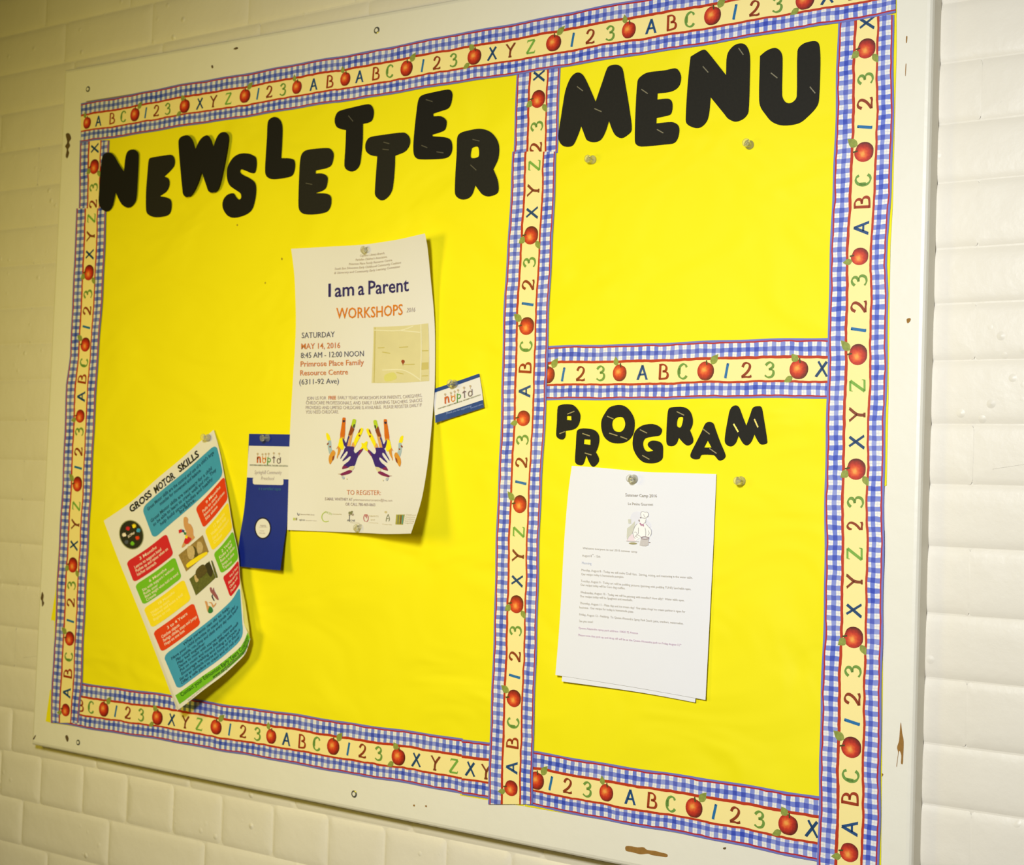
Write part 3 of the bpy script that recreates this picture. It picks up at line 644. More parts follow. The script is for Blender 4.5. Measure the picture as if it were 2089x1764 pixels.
# ------------------------------------------------------------------ cut-out paper letters
M_BLK = mat('black_paper', (17, 15, 14), .75, .25, 300, spec=.3)
M_BLK2 = mat('faded_black_paper', (28, 26, 20), .75, .25, 300, spec=.3)
M_STP = mat('staple_wire', (196, 190, 175), .25, .05, 90, metal=.7)
LZ1, LZ2, LZ3, LZ4 = Z((180, 170), 4.541), Z((600, 160), 4.541), Z((1120, 60), 3.602), Z((1110, 800), 4.263)
c = 1
LET = [
 ('N', LZ1, 'first letter of the word NEWSLETTER, overlapping the border', M_BLK, [(150, 650), (200, 640), (240, 670), (280, 740), (330, 815, c), (345, 680), (370, 625), (420, 612), (460, 640), (465, 700), (455, 900), (445, 1050), (425, 1110), (375, 1152), (320, 1130), (285, 1080), (252, 1005, c), (235, 1090), (215, 1150), (175, 1187), (125, 1165), (97, 1110), (100, 1000), (110, 850), (125, 700)], [], []),
 ('E', LZ1, 'second letter of the word NEWSLETTER, slightly faded', M_BLK2, [(575, 690), (700, 668), (770, 662), (800, 700), (797, 760), (760, 810), (705, 862, c), (745, 885), (752, 940), (725, 1000), (662, 1045, c), (720, 1055), (765, 1080), (772, 1140), (758, 1200), (715, 1230), (620, 1240), (555, 1215), (535, 1170), (535, 1000), (548, 830), (558, 720)], [], []),
 ('W', LZ1, 'in the word NEWSLETTER, lifting off the paper', M_BLK, [(835, 540), (860, 495), (920, 480), (960, 515), (990, 612, c), (1030, 530), (1070, 490), (1110, 482), (1135, 520), (1158, 590, c), (1190, 500), (1230, 455), (1280, 455), (1300, 500), (1285, 620), (1240, 850), (1205, 970), (1160, 1012), (1115, 1000), (1095, 950), (1050, 818, c), (1015, 920), (970, 1010), (920, 1055), (880, 1030), (870, 970), (850, 760)], [], []),
 ('S', LZ1, 'in the word NEWSLETTER', M_BLK, [(1555, 690), (1560, 760), (1545, 825), (1515, 832), (1460, 810), (1415, 797), (1410, 825), (1440, 850), (1500, 880), (1545, 920), (1556, 985), (1545, 1080), (1515, 1170), (1450, 1220), (1350, 1245), (1285, 1220), (1245, 1150), (1250, 1080), (1290, 1030), (1345, 1018), (1370, 1050), (1395, 1075), (1415, 1060), (1410, 1020), (1370, 990), (1310, 945), (1285, 880), (1285, 800), (1305, 740), (1350, 680), (1410, 650), (1480, 650), (1530, 668)], [], []),
 ('L', LZ1, 'in the word NEWSLETTER', M_BLK, [(1660, 380), (1675, 335), (1725, 310), (1775, 335), (1798, 400), (1795, 560), (1787, 692, c), (1870, 695), (1910, 715), (1915, 780), (1895, 845), (1850, 870), (1720, 888), (1660, 870), (1638, 820), (1645, 650), (1655, 500)], [], []),
 ('E', LZ2, 'sixth letter of the word NEWSLETTER, low beside the L', M_BLK2, [(70, 700), (110, 665), (200, 650), (320, 645), (360, 680), (365, 730), (345, 800), (300, 830), (200, 852, c), (198, 880, c), (260, 880), (305, 905), (310, 950), (295, 1010), (260, 1040), (195, 1062, c), (290, 1065), (335, 1085), (345, 1130), (335, 1190), (300, 1235), (220, 1255), (130, 1260), (70, 1245), (42, 1200), (40, 1080), (48, 850), (55, 760)], [], [((110, 970), (170, 982))]),
 ('T', LZ2, 'first and higher of the two Ts in NEWSLETTER', M_BLK, [(385, 340), (420, 300), (550, 265), (680, 238), (720, 255), (738, 310), (725, 380), (690, 408), (637, 420, c), (635, 560), (625, 680), (610, 790), (580, 840), (530, 862), (480, 840), (465, 800), (475, 620), (480, 478, c), (440, 470), (395, 450), (375, 400)], [], [((505, 345), (548, 398))]),
 ('T', LZ2, 'second and lower of the two Ts in NEWSLETTER', M_BLK2, [(665, 590), (700, 545), (800, 525), (1010, 500), (1060, 530), (1075, 580), (1060, 635), (1020, 680), (935, 715, c), (932, 820), (915, 1000), (890, 1070), (840, 1120), (795, 1125), (752, 1085), (748, 1030), (760, 850), (770, 722, c), (710, 710), (670, 680), (658, 640)], [], [((830, 590), (885, 605)), ((822, 656), (880, 662))]),
 ('E', LZ2, 'ninth letter of the word NEWSLETTER, highest by the border', M_BLK, [(1150, 200), (1185, 155), (1300, 125), (1420, 102), (1455, 115), (1466, 160), (1450, 240), (1420, 280), (1350, 305), (1288, 325, c), (1290, 350, c), (1360, 350), (1405, 380), (1412, 420), (1395, 475), (1340, 502), (1280, 520, c), (1282, 535, c), (1400, 545), (1450, 570), (1465, 630), (1455, 690), (1420, 730), (1350, 745), (1160, 748), (1115, 720), (1103, 650), (1110, 520), (1130, 330)], [], [((1222, 196), (1285, 215)), ((1182, 620), (1236, 642)), ((1322, 680), (1386, 690))]),
 ('R', LZ2, 'last letter of the word NEWSLETTER', M_BLK2, [(1510, 550), (1540, 505), (1620, 480), (1720, 465), (1810, 490), (1870, 550), (1898, 630), (1890, 740), (1845, 840, c), (1885, 940), (1893, 1030), (1870, 1070), (1800, 1092), (1745, 1075), (1710, 1035), (1678, 990, c), (1650, 1070), (1610, 1110), (1550, 1120), (1500, 1090), (1488, 1040), (1495, 850), (1505, 700)], [[(1652, 640), (1700, 632), (1713, 680), (1705, 725), (1652, 738), (1635, 720), (1640, 670)]], [((1655, 565), (1720, 580)), ((1635, 800), (1690, 850))]),
 ('M', LZ3, 'first letter of the word MENU', M_BLK2, [(100, 560), (120, 450), (150, 370), (180, 330), (215, 316), (250, 335), (290, 410), (342, 530, c), (390, 390), (430, 280), (470, 260), (510, 262), (540, 290), (560, 400), (590, 580), (607, 735), (570, 780), (530, 798), (490, 780), (465, 740), (440, 672, c), (415, 750), (380, 810), (330, 828), (280, 815), (262, 780), (236, 710, c), (215, 770), (180, 845), (140, 862), (95, 850), (68, 800), (75, 720), (88, 640)], [], [((208, 420), (250, 452)), ((335, 582), (388, 605))]),
 ('E', LZ3, 'second letter of the word MENU', M_BLK2, [(650, 380), (680, 340), (730, 315), (850, 300), (925, 285), (955, 305), (970, 350), (960, 405), (930, 440), (880, 460), (797, 470, c), (795, 515, c), (870, 508), (900, 525), (907, 570), (895, 620), (860, 635), (790, 650, c), (788, 690, c), (900, 680), (945, 700), (957, 740), (945, 800), (915, 835), (850, 845), (680, 860), (640, 845), (630, 810), (635, 600)], [], [((680, 440), (727, 472)), ((795, 735), (842, 762))]),
 ('N', LZ3, 'third letter of the word MENU', M_BLK2, [(1040, 200, c), (1080, 175), (1135, 148), (1165, 165), (1300, 335, c), (1308, 190), (1350, 125), (1405, 102), (1450, 120), (1475, 190), (1475, 350), (1465, 600), (1440, 645), (1400, 670), (1360, 676), (1315, 655), (1290, 625), (1187, 498, c), (1175, 620), (1155, 680), (1110, 720), (1060, 720), (1010, 690), (1005, 630), (1015, 450), (1028, 300)], [], [((1132, 272), (1172, 317)), ((1395, 138), (1430, 187))]),
 ('U', LZ3, 'last letter of the word MENU', M_BLK2, [(1550, 195, c), (1600, 155), (1660, 135), (1700, 160), (1715, 210), (1712, 480), (1730, 525), (1760, 542), (1795, 530), (1820, 490), (1825, 160), (1860, 110), (1920, 88), (1970, 90), (1988, 130), (1993, 250), (1985, 480), (1970, 560), (1900, 640), (1830, 690), (1720, 705), (1640, 680), (1590, 625), (1550, 560), (1543, 470), (1547, 300)], [], [((1632, 320), (1680, 358)), ((1918, 422), (1958, 470))]),
 ('P', LZ4, 'first letter of the word PROGRAM', M_BLK2, [(118, 130), (150, 108), (210, 103), (260, 115), (300, 160), (315, 210), (300, 280), (260, 320), (185, 335, c), (185, 380), (165, 408), (130, 405), (105, 375), (110, 270)], [[(198, 205, c), (236, 207, c), (237, 243, c), (197, 240, c)]], [((205, 190), (266, 165)), ((135, 360), (183, 342))]),
 ('R', LZ4, 'first and lower of the two Rs in PROGRAM', M_BLK2, [(283, 345), (300, 322), (350, 313), (430, 325), (470, 360), (480, 410), (470, 470), (450, 520, c), (475, 570), (470, 610), (430, 647), (400, 625), (365, 548, c), (350, 600), (330, 632), (290, 628), (268, 600), (275, 470)], [[(348, 408, c), (403, 410, c), (402, 457, c), (345, 450, c)]], [((335, 358), (400, 380)), ((355, 528), (415, 545))]),
 ('O', LZ4, 'third letter of the word PROGRAM', M_BLK2, [(640, 110), (700, 120), (750, 165), (785, 240), (780, 340), (750, 400), (700, 435), (630, 443), (570, 430), (520, 385), (497, 310), (500, 240), (530, 180), (570, 130)], [[(640, 215), (685, 220), (705, 270), (695, 315), (665, 343), (615, 335), (592, 290), (600, 240)]], [((550, 208), (605, 232)), ((568, 355), (640, 378)), ((665, 385), (725, 408))]),
 ('G', LZ4, 'fourth letter of the word PROGRAM', M_BLK2, [(925, 275), (980, 285), (1020, 315), (1022, 345), (1000, 375), (940, 385), (880, 400), (860, 440), (870, 490), (900, 515), (948, 508, c), (905, 470), (905, 440), (940, 420), (1000, 428), (1030, 460), (1033, 530), (1025, 580), (980, 610), (920, 617), (860, 605), (810, 560), (775, 490), (770, 420), (790, 340), (850, 290)], [], [((835, 325), (897, 355)), ((855, 548), (918, 583))]),
 ('R', LZ4, 'second and higher of the two Rs in PROGRAM', M_BLK2, [(1080, 150), (1110, 130), (1210, 128), (1265, 160), (1290, 220), (1290, 280), (1268, 330, c), (1295, 400), (1290, 440), (1250, 462), (1215, 445), (1170, 395, c), (1150, 445), (1110, 468), (1070, 455), (1062, 400), (1068, 250)], [[(1165, 222), (1208, 220), (1190, 302), (1155, 290)]], [((1155, 168), (1220, 200))]),
 ('A', LZ4, 'sixth letter of the word PROGRAM', M_BLK2, [(1400, 275), (1430, 257), (1470, 268), (1490, 320), (1530, 430), (1577, 545), (1560, 580), (1520, 592), (1490, 560), (1470, 545), (1370, 543), (1350, 575), (1310, 582), (1275, 565), (1275, 530), (1320, 440), (1370, 340)], [[(1422, 418, c), (1455, 480, c), (1390, 480, c)]], [((1385, 320), (1443, 365)), ((1440, 488), (1502, 532))]),
 ('M', LZ4, 'last letter of the word PROGRAM', M_BLK2, [(1610, 170), (1630, 130), (1665, 113), (1695, 130), (1730, 220), (1758, 290, c), (1790, 200), (1815, 135), (1860, 120), (1890, 130), (1905, 200), (1940, 430), (1920, 450), (1880, 450), (1850, 410), (1828, 365, c), (1800, 430), (1765, 460), (1730, 445), (1690, 378, c), (1665, 440), (1625, 470), (1585, 455), (1570, 420), (1580, 330), (1600, 220)], [], [((1650, 275), (1690, 345)), ((1830, 232), (1862, 305))]),
]
for i, (ch, zf, desc, m, outl, holes, stps) in enumerate(LET):
    h = {0: .0045, 2: .008}.get(i, .0022)
    sh = Flat(h)
    ob = poly(sh, zf(outl), m, None, 'paper_letter', 0.0, smooth=True, holes=[zf(x) for x in holes], thick=.0008 if h < .003 else .0008)
    tag(ob, 'black paper letter %s, %s' % (ch, desc), 'letter')
    for a, b in stps:
        a, b = zf([a])[0], zf([b])[0]; A, B = P([a], h)[0], P([b], h)[0]; d = (B-A)/np.linalg.norm(B-A)
        nn = np.array([-d[2], 0, d[0]])*.00065*(1.5 if (ch == 'M' and zf is LZ4) else 1.0); V = []
        for y in (0, -.0007):
            V += [A+nn+[0, y, 0], B+nn+[0, y, 0], B-nn+[0, y, 0], A-nn+[0, y, 0]]
        mk('staple', V, [(0, 1, 2, 3), (4, 7, 6, 5), (0, 4, 5, 1), (1, 5, 6, 2), (2, 6, 7, 3), (3, 7, 4, 0)],
           M_STP if (zf is LZ4 and desc.startswith('last')) else mat('greyer_staple', (140, 134, 112), .45, .1, 90, metal=.4) if (zf is LZ3 or zf is LZ4) else mat('dull_staple', (92, 88, 76), .5, .1, 90, metal=.2), ob)  # staple tone varies by word, brightest on the last PROGRAM letter

# ------------------------------------------------------------------ inks
M_WHITE = mat('white_paper', (226, 222, 216), .7, .01, 30, bump=.08, bscale=25)
M_WHITE2 = mat('copy_paper', (230, 230, 236), .7, .01, 30, bump=.06, bscale=20)
I_NAVY = mat('ink_navy', (38, 26, 96), .6); I_ORA = mat('ink_orange', (214, 122, 14), .6); I_BRN = mat('ink_rust', (200, 118, 56), .6)
I_GRY = mat('ink_grey', (74, 70, 82), .6); I_PALE = mat('ink_pale', (168, 152, 142), .6); I_LGT = mat('ink_light', (188, 172, 156), .6)

# ------------------------------------------------------------------ workshop poster (curls away from the board on its right side)
def h_parent(u, v):
    top = .026*np.clip((.38-v)/.38, 0, 1)**2; bot = .055*np.clip((v-.42)/.58, 0, 1)**2
    return .0032+.003*u+np.clip((u-.15)/.85, 0, 1)**2*(top+bot)+.006*np.clip((.35-u)/.35, 0, 1)**2*(np.clip(1-v*3, 0, 1)+np.clip(v*2-1, 0, 1))
Zp, Zq, Zh = Z((560, 460), 5.51), Z((560, 780), 5.19), Z((640, 840), 10.445)
pS = Sheet([(594, 507.5), (672.5, 503), (739.6, 499), (787, 492.6), (819.5, 487), (866.7, 476)],
           [(586, 1080.6), (640, 1083), (695, 1085), (745, 1087), (791, 1089), (838.4, 1088)],
           [(594, 507.5), (601, 569), (603.5, 668.7), (598, 768.5), (596.6, 791.6), (591, 895.6), (586, 1080.6)],
           [(866.7, 476), (872, 503.5), (879.4, 576), (885, 634), (887.5, 690.5), (887, 780), (884, 828), (880, 876), (874, 934), (866, 988), (857, 1030.5), (838.4, 1088)], h_parent)
post = pS.mesh('poster', M_WHITE)
tag(post, 'tall white parent workshops poster with two colourful hands, right edge curling forward', 'poster')
def tp(zf, s, a, b, up, m, **k):
    a, b = zf([a])[0], zf([b])[0]; sc = 5.51 if zf is Zp else 5.19
    return text(pS, s, a, b, up/sc, m, post, **k)
for s, a, b in (("Capilano Library Branch,", (960, 350), (1238, 318)), ("Parkallen Children's Association,", (910, 396), (1265, 360)), ("Primrose Place Family Resource Centre,", (835, 445), (1325, 397)),
                ("South East Edmonton Early Childhood Community Coalition", (675, 497), (1420, 425)), ("& University and Community Early Learning Committee", (670, 543), (1410, 470))):
    tp(Zp, s, a, b, 24, I_LGT, shear=.2, bold=.006)
tp(Zp, "I", (605, 803), (632, 801), 150, I_NAVY, bold=.0)
tp(Zp, "am", (676, 803), (893, 783), 150, I_NAVY, bold=.012)
tp(Zp, "a", (938, 782), (1008, 775), 150, I_NAVY, bold=.012)
tp(Zp, "Parent", (1055, 772), (1508, 733), 150, I_NAVY, bold=.012)
tp(Zp, "WORKSHOPS", (693, 1045), (1440, 1000), 118, I_ORA, bold=.01)
tp(Zp, "2016", (1482, 975), (1580, 968), 50, I_PALE, shear=.2)
tp(Zp, "SATURDAY", (305, 1265), (675, 1252), 62, I_GRY)
tp(Zp, "MAY 14, 2016", (300, 1388), (738, 1376), 62, I_BRN, bold=.01)
tp(Zp, "8:45 AM - 12:00 NOON", (295, 1490), (1003, 1468), 62, I_GRY)
tp(Zp, "Primrose Place Family", (292, 1586), (1003, 1564), 60, I_BRN, bold=.01)
tp(Zp, "Resource Centre", (288, 1684), (825, 1672), 58, I_BRN, bold=.01)
tp(Zq, "(6311-92 Ave)", (262, 22), (680, 10), 56, I_GRY)
tp(Zq, "JOIN US FOR", (340, 185), (545, 180), 35, I_PALE); tp(Zq, "FREE", (570, 180), (650, 178), 36, I_BRN, bold=.02)
tp(Zq, "EARLY YEARS WORKSHOPS FOR PARENTS, CAREGIVERS,", (670, 177), (1560, 152), 35, I_PALE)
tp(Zq, "CHILDCARE PROFESSIONALS, AND EARLY LEARNING TEACHERS. SNACKS", (332, 232), (1562, 202), 35, I_PALE)
tp(Zq, "PROVIDED AND LIMITED CHILDCARE IS AVAILABLE.  PLEASE REGISTER EARLY IF", (330, 282), (1558, 252), 35, I_PALE)
tp(Zq, "YOU NEED CHILDCARE.", (330, 330), (678, 326), 35, I_PALE)
tp(Zq, "TO REGISTER:", (765, 1188), (1125, 1192), 50, I_BRN)
tp(Zq, "E-MAIL WHITNEY AT", (535, 1246), (825, 1252), 30, I_PALE, bold=.01); tp(Zq, "primroseresourcecentre@live.com", (835, 1252), (1245, 1260), 26, I_LGT)
tp(Zq, "OR CALL 780-469-0663", (750, 1302), (1065, 1309), 30, I_PALE, bold=.01)
# map panel
mp_ = Zp([(1112, 1140), (1728, 1098), (1738, 1745), (1090, 1768)])
box(pS, mp_, mat('map_print', (214, 204, 156), .6, .1, 30), post, 'printed_map')
lines(pS, [Zp([(1130, 1145), (1125, 1500), (1118, 1764)]), Zp([(1160, 1375), (1235, 1372)]), Zp([(1400, 1370), (1500, 1362)]), Zp([(1645, 1408), (1730, 1405)]), Zp([(1210, 1420), (1300, 1436)]), Zp([(1450, 1562), (1575, 1558)]), Zp([(1370, 1650), (1450, 1668)]), Zp([(1655, 1690), (1728, 1686)])],
      1.6, mat('map_line', (190, 176, 96), .6), post, 'printed_line', .0006)
lines(pS, [Zp([(1120, 1175), (1400, 1180), (1560, 1130)]), Zp([(1645, 1110), (1650, 1400), (1640, 1745)]), Zp([(1210, 1625), (1420, 1620), (1530, 1660), (1640, 1735)]), Zp([(1420, 1180), (1640, 1200)])], 2.0, mat('map_road', (228, 222, 190), .6), post, 'printed_line', .0007)
poly(pS, Zp([(1655, 1540), (1730, 1535), (1730, 1615), (1650, 1620)]), mat('map_block', (198, 184, 112), .6), post, 'printed_shape', .0006)
poly(pS, Zp([(1240, 1680), (1340, 1650), (1370, 1720), (1250, 1750)]), mat('map_green', (212, 206, 120), .6), post, 'printed_shape', .0006, smooth=True)
poly(pS, Zp([(1425, 1530), (1430, 1512), (1445, 1508), (1460, 1516), (1462, 1535), (1448, 1555), (1443, 1575), (1438, 1555)]), mat('map_pin', (150, 60, 30), .6), post, 'printed_shape', .0008, smooth=True)
# the two printed hands
HC = {'y': (240, 224, 10), 'o': (208, 104, 14), 'g': (178, 204, 40), 'b': (140, 62, 24), 't': (216, 160, 92), 'n': (52, 24, 118), 'k': (34, 30, 60), 'l': (164, 184, 192), 'm': (124, 24, 84), 'p': (214, 146, 50), 'c': (216, 205, 165), 'u': (176, 184, 200)}
HM = {k: mat('hand_ink_'+k, v, .6, .12, 300) for k, v in HC.items()}
shapes = [('y', [(262, 460), (285, 448), (320, 475), (345, 530), (362, 612), (308, 616), (275, 565)]),
 ('l', [(306, 616), (362, 612), (372, 700), (380, 780), (400, 830), (385, 870), (345, 905), (320, 850), (298, 740)]),
 ('p', [(345, 905), (400, 820), (440, 825), (462, 880), (440, 950), (400, 1040), (350, 1118), (318, 1040), (325, 950)]),
 ('b', [(400, 960), (440, 930), (430, 1000), (395, 1045)]), ('b', [(285, 670), (320, 655), (315, 690), (285, 705)]), ('b', [(335, 730), (365, 730), (360, 760), (335, 755)]),
 ('o', [(612, 130), (645, 118), (678, 135), (672, 300), (655, 545), (562, 540), (585, 330), (605, 200)]), ('k', [(615, 180), (665, 178), (662, 215), (625, 222)]),
 ('p', [(562, 540), (655, 545), (640, 600), (520, 760), (480, 790), (530, 690)]),
 ('y', [(548, 580), (610, 555), (625, 620), (635, 700), (640, 770), (600, 812), (570, 780), (520, 720), (535, 640)]),
 ('p', [(520, 740), (575, 795), (550, 890), (525, 930), (500, 995), (490, 970), (512, 850)]),
 ('g', [(830, 160), (860, 150), (900, 170), (892, 240), (870, 330), (800, 300), (815, 220)]), ('k', [(845, 275), (878, 262), (868, 330), (845, 340)]),
 ('b', [(800, 280), (840, 345), (865, 350), (845, 420), (800, 520), (735, 505), (765, 390)]),
 ('t', [(800, 500), (840, 430), (800, 620), (770, 735), (705, 725), (740, 620), (735, 510)]),
 ('n', [(735, 510), (765, 530), (730, 620), (708, 735), (660, 740), (620, 640), (615, 555), (650, 600), (690, 655)]),
 ('y', [(1000, 345), (1030, 338), (1055, 370), (1030, 450), (975, 560), (920, 660), (880, 740), (840, 715), (860, 610), (920, 480)]),
 ('t', [(840, 640), (880, 740), (850, 760), (800, 735)]),
 ('b', [(985, 355), (1000, 380), (975, 440), (950, 460), (955, 420)]), ('b', [(960, 485), (992, 490), (985, 530), (955, 515)]),
 ('n', [(705, 735), (770, 735), (858, 745), (850, 820), (872, 870), (900, 875), (990, 800), (1050, 780), (1010, 850), (940, 950), (900, 1060), (865, 1145), (800, 1155), (700, 1195), (610, 1215), (608, 1180), (650, 1120), (740, 1050), (785, 975), (770, 940), (690, 1000), (615, 1050), (620, 1020), (700, 920), (722, 860), (700, 835), (640, 900), (570, 1000), (575, 960), (640, 840), (655, 780)]),
 ('m', [(608, 1180), (640, 1140), (700, 1160), (730, 1185), (610, 1218)]), ('m', [(990, 810), (1050, 780), (1030, 830), (940, 945), (960, 880)]),
 ('y', [(1015, 655), (1065, 668), (1125, 620), (1148, 650), (1130, 740), (1160, 820), (1100, 820), (1055, 775), (1000, 800), (985, 790), (1020, 730)]),
 ('c', [(760, 1170), (860, 1150), (855, 1200), (820, 1245), (760, 1240)]),
 ('m', [(565, 1320), (650, 1280), (745, 1240), (800, 1245), (812, 1275), (740, 1320), (640, 1345), (590, 1352)]),
 ('b', [(510, 1320), (580, 1318), (580, 1330)]), ('u', [(590, 1370), (640, 1375), (650, 1420), (615, 1430)]), ('c', [(695, 1420), (715, 1415), (712, 1440), (700, 1445)])]
def mirror(p):
    x, y = p; return (2176-x+(y-800)*.01, y+.053*(1088-x)*2*.55+8)
flip_col = {'u': 'u', 'p': 'p'}
for k, pts in shapes:
    e = .0005+.00003*shapes.index((k, pts))
    poly(pS, Zh(pts), HM[k], post, 'printed_hand', e, smooth=(k != 'x'), n=3)
    if pts[0][0] < 1010 or k != 'y':
        poly(pS, Zh([mirror(p) for p in pts][::-1]), HM[k], post, 'printed_hand', e, smooth=True, n=3)
# sponsor marks along the foot
Zl = Z((560, 1030), 6.144)
tl = lambda s, a, b, u, m, **k: text(pS, s, Zl([a])[0], Zl([b])[0], u/6.144, m, post, **k)
I_LIME = mat('ink_lime', (176, 196, 70), .6); I_RED = mat('ink_red', (176, 50, 60), .6); I_OLIVE = mat('ink_olive', (128, 128, 90), .6); I_TAN = mat('ink_tan', (204, 190, 150), .6)
tl("Edmonton Public Library", (325, 122), (500, 128), 14, I_PALE); tl("epl.ca", (310, 193), (378, 195), 22, I_GRY); tl("Spread the words.", (388, 196), (530, 201), 10, I_PALE)
poly(pS, Zl([(285, 90), (300, 125), (314, 100), (310, 130), (295, 133), (284, 110)]), I_GRY, post)
for x, mm in ((235, I_LIME), (252, I_TAN), (268, I_OLIVE)): poly(pS, Zl([(x, 160), (x+16, 160), (x+14, 190), (x-1, 190)]), mm, post)
lines(pS, [Zl([(640, 82), (605, 110), (592, 150), (605, 190), (635, 208), (680, 200)])], 1.6, I_LIME, post); tl("MCSN", (640, 100), (715, 125), 26, I_LIME); tl("networks", (725, 118), (840, 122), 16, I_TAN)
for cx_, cy_, r_, mm in ((945, 100, 20, I_OLIVE), (970, 85, 14, I_OLIVE), (980, 120, 16, I_PALE), (940, 125, 12, I_PALE), (962, 108, 14, I_OLIVE)): ellipse(pS, Zl([(cx_, cy_)])[0], r_/6.144, r_/6.144, mm, post, n=10)
poly(pS, Zl([(935, 120), (945, 120), (942, 208), (934, 208)]), I_GRY, post); tl("PRCNE", (912, 204), (1008, 206), 22, I_GRY); tl("Parents and Children", (950, 222), (1070, 232), 10, I_PALE)
lines(pS, [Zl([(1130, 118), (1118, 150), (1122, 190), (1140, 205)]), Zl([(1160, 118), (1174, 150), (1170, 190), (1152, 210)]), Zl([(1135, 145), (1155, 140), (1150, 165)])], 1.3, I_RED, post)
poly(pS, Zl([(1133, 118), (1160, 118), (1158, 132), (1136, 132)]), I_RED, post)
tl("HEARTS", (1185, 145), (1303, 150), 18, I_TAN); tl("and", (1205, 190), (1255, 192), 18, I_TAN); tl("community", (1180, 224), (1300, 229), 10, I_TAN)
ellipse(pS, Zl([(1395, 88)])[0], 3, 2.5, I_TAN, post, n=10); lines(pS, [Zl([(1425, 115), (1405, 160), (1398, 205)]), Zl([(1425, 115), (1440, 170), (1432, 205)]), Zl([(1410, 170), (1430, 168)])], 1.4, I_OLIVE, post); tl("Ywards", (1345, 245), (1470, 252), 14, I_TAN)
poly(pS, Zl([(1525, 118), (1632, 118), (1610, 245), (1515, 242)]), mat('leaf_mark', (166, 158, 60), .6, .3, 200), post)
for x, mm in ((1545, I_OLIVE), (1578, mat('ink_brown', (120, 84, 40), .6)), (1600, mat('ink_teal', (90, 150, 140), .6))): poly(pS, Zl([(x, 125), (x+16, 128), (x+8, 235), (x-8, 235)]), mm, post, eps=.0006)
for k in range(5): tl(["Childhood", "Community", "Coalition", "learning", "together"][k], (1645-4*k, 130+25*k), (1770-8*k, 132+25*k), 16, I_TAN)

# ------------------------------------------------------------------ gross motor skills poster
def h_gross(u, v):
    return .004+.028*(1-u)**1.6*(1-v*.3)+.020*v*(1-u)+.020*v**1.7*u**.5+.010*np.sin(np.pi*v)*u**3
gS = Sheet([(211.6, 1062), (268, 1023), (319, 977.5), (370, 935), (407.5, 901), (436, 876.5)],
           [(361.5, 1449), (381.5, 1434), (418, 1405), (454, 1378), (483, 1352), (501, 1332), (510.5, 1303)],
           [(211.6, 1062), (241, 1140), (301.6, 1290.6), (361.5, 1449)],
           [(436, 876.5), (446.6, 912.7), (455, 955), (465, 1013), (475.5, 1077.7), (486, 1128), (490, 1185), (495, 1241.6), (498.5, 1274), (506.7, 1288), (510.5, 1303)], h_gross)
gp = gS.mesh('poster', M_WHITE, 44, 60)
tag(gp, 'tilted curling GROSS MOTOR SKILLS poster with red, green, yellow and blue boxes', 'poster')
mk('curled_edge', P([(489, 1172), (500, 1228), (507, 1272), (510.5, 1303), (506.7, 1288), (498.5, 1274), (495, 1241.6), (490, 1185)], [.020, .018, .018, .022, .030, .030, .028, .024]),
   [(0, 7, 6, 5, 4, 3, 2, 1)], mat('bounce_tinted_back', (240, 236, 170), .7), gp)  # yellow bounce from the backing paper is painted into this white sheet's back
C_BLUE = mat('print_blue', (58, 152, 196), .6, .06, 90); C_RED = mat('print_crimson', (204, 22, 40), .6, .06, 90); C_GRN = mat('print_green', (110, 184, 30), .6, .06, 90)
C_YEL = mat('print_yellow', (242, 216, 28), .6, .06, 90); C_ORR = mat('print_vermilion', (220, 58, 16), .6, .06, 90); C_INKB = mat('print_teal_ink', (14, 74, 96), .6)
C_WHT = mat('print_white', (238, 222, 205), .6); C_LY = mat('print_pale_yellow', (250, 236, 130), .6); C_BLK = mat('print_black', (28, 28, 18), .6); C_DG = mat('print_dark_green', (30, 84, 20), .6)
Zg, Zk = Z((200, 860), 5.88), Z((200, 1140), 5.51)
def gbox(q, m, ra=.09, rb=.14, **k): return box(gS, q, m, gp, 'printed_panel', .0004, ra, rb, 16, 12)
def inquad(q, a0, a1, b, hgt):           # text line inside a box quad
    q = gS.inv(q)                          # corners on the sheet itself, so lines bend with the paper
    f = lambda a, bb: gS.S(bil(q, [a], [bb]))[0]
    p0, p1 = f(a0, b), f(a1, b); up = f((a0+a1)/2, b-hgt)-f((a0+a1)/2, b)
    return p0, p1, (up[0], up[1])
def glines(q, L, m, hgt=.12, bold=.012):
    for s, a0, a1, b in L:
        p0, p1, up = inquad(q, a0, a1, b, hgt); text(gS, s, p0, p1, up, m, gp, bold=bold)
Q = {'b1': [(289, 1036), (440.5, 905.5), (455.2, 969), (313, 1099.5)], 'r1': [(257.5, 1146), (339.5, 1087.5), (354.3, 1131), (273, 1188)],
     'g1': [(275, 1193), (356.5, 1135), (371, 1178), (292, 1234)], 'y1': [(292.5, 1241), (375, 1180.5), (390, 1223), (309.5, 1281)],
     'r2': [(312, 1289), (394.5, 1228.5), (409.5, 1273), (329.5, 1330)], 'b2': [(333, 1337), (489.3, 1194.5), (497.4, 1287), (362.5, 1406.5)],
     'gs': [(357.5, 1418), (504, 1287), (510, 1301), (366, 1436)], 'o1': [(398.5, 1036), (457.5, 971), (465, 1018), (415, 1077)],
     'y2': [(417.5, 1081.5), (465.5, 1022.5), (474.5, 1077), (433, 1123.5)], 'g2': [(435.5, 1129), (475.5, 1082), (486, 1139), (450.5, 1169.5)], 'r3': [(454, 1176.5), (486.5, 1142), (489.7, 1190), (469.5, 1217.5)]}
gbox(Q['b1'], C_BLUE, .06, .16); gbox(Q['r1'], C_RED); gbox(Q['g1'], C_GRN); gbox(Q['y1'], C_YEL); gbox(Q['r2'], C_ORR)
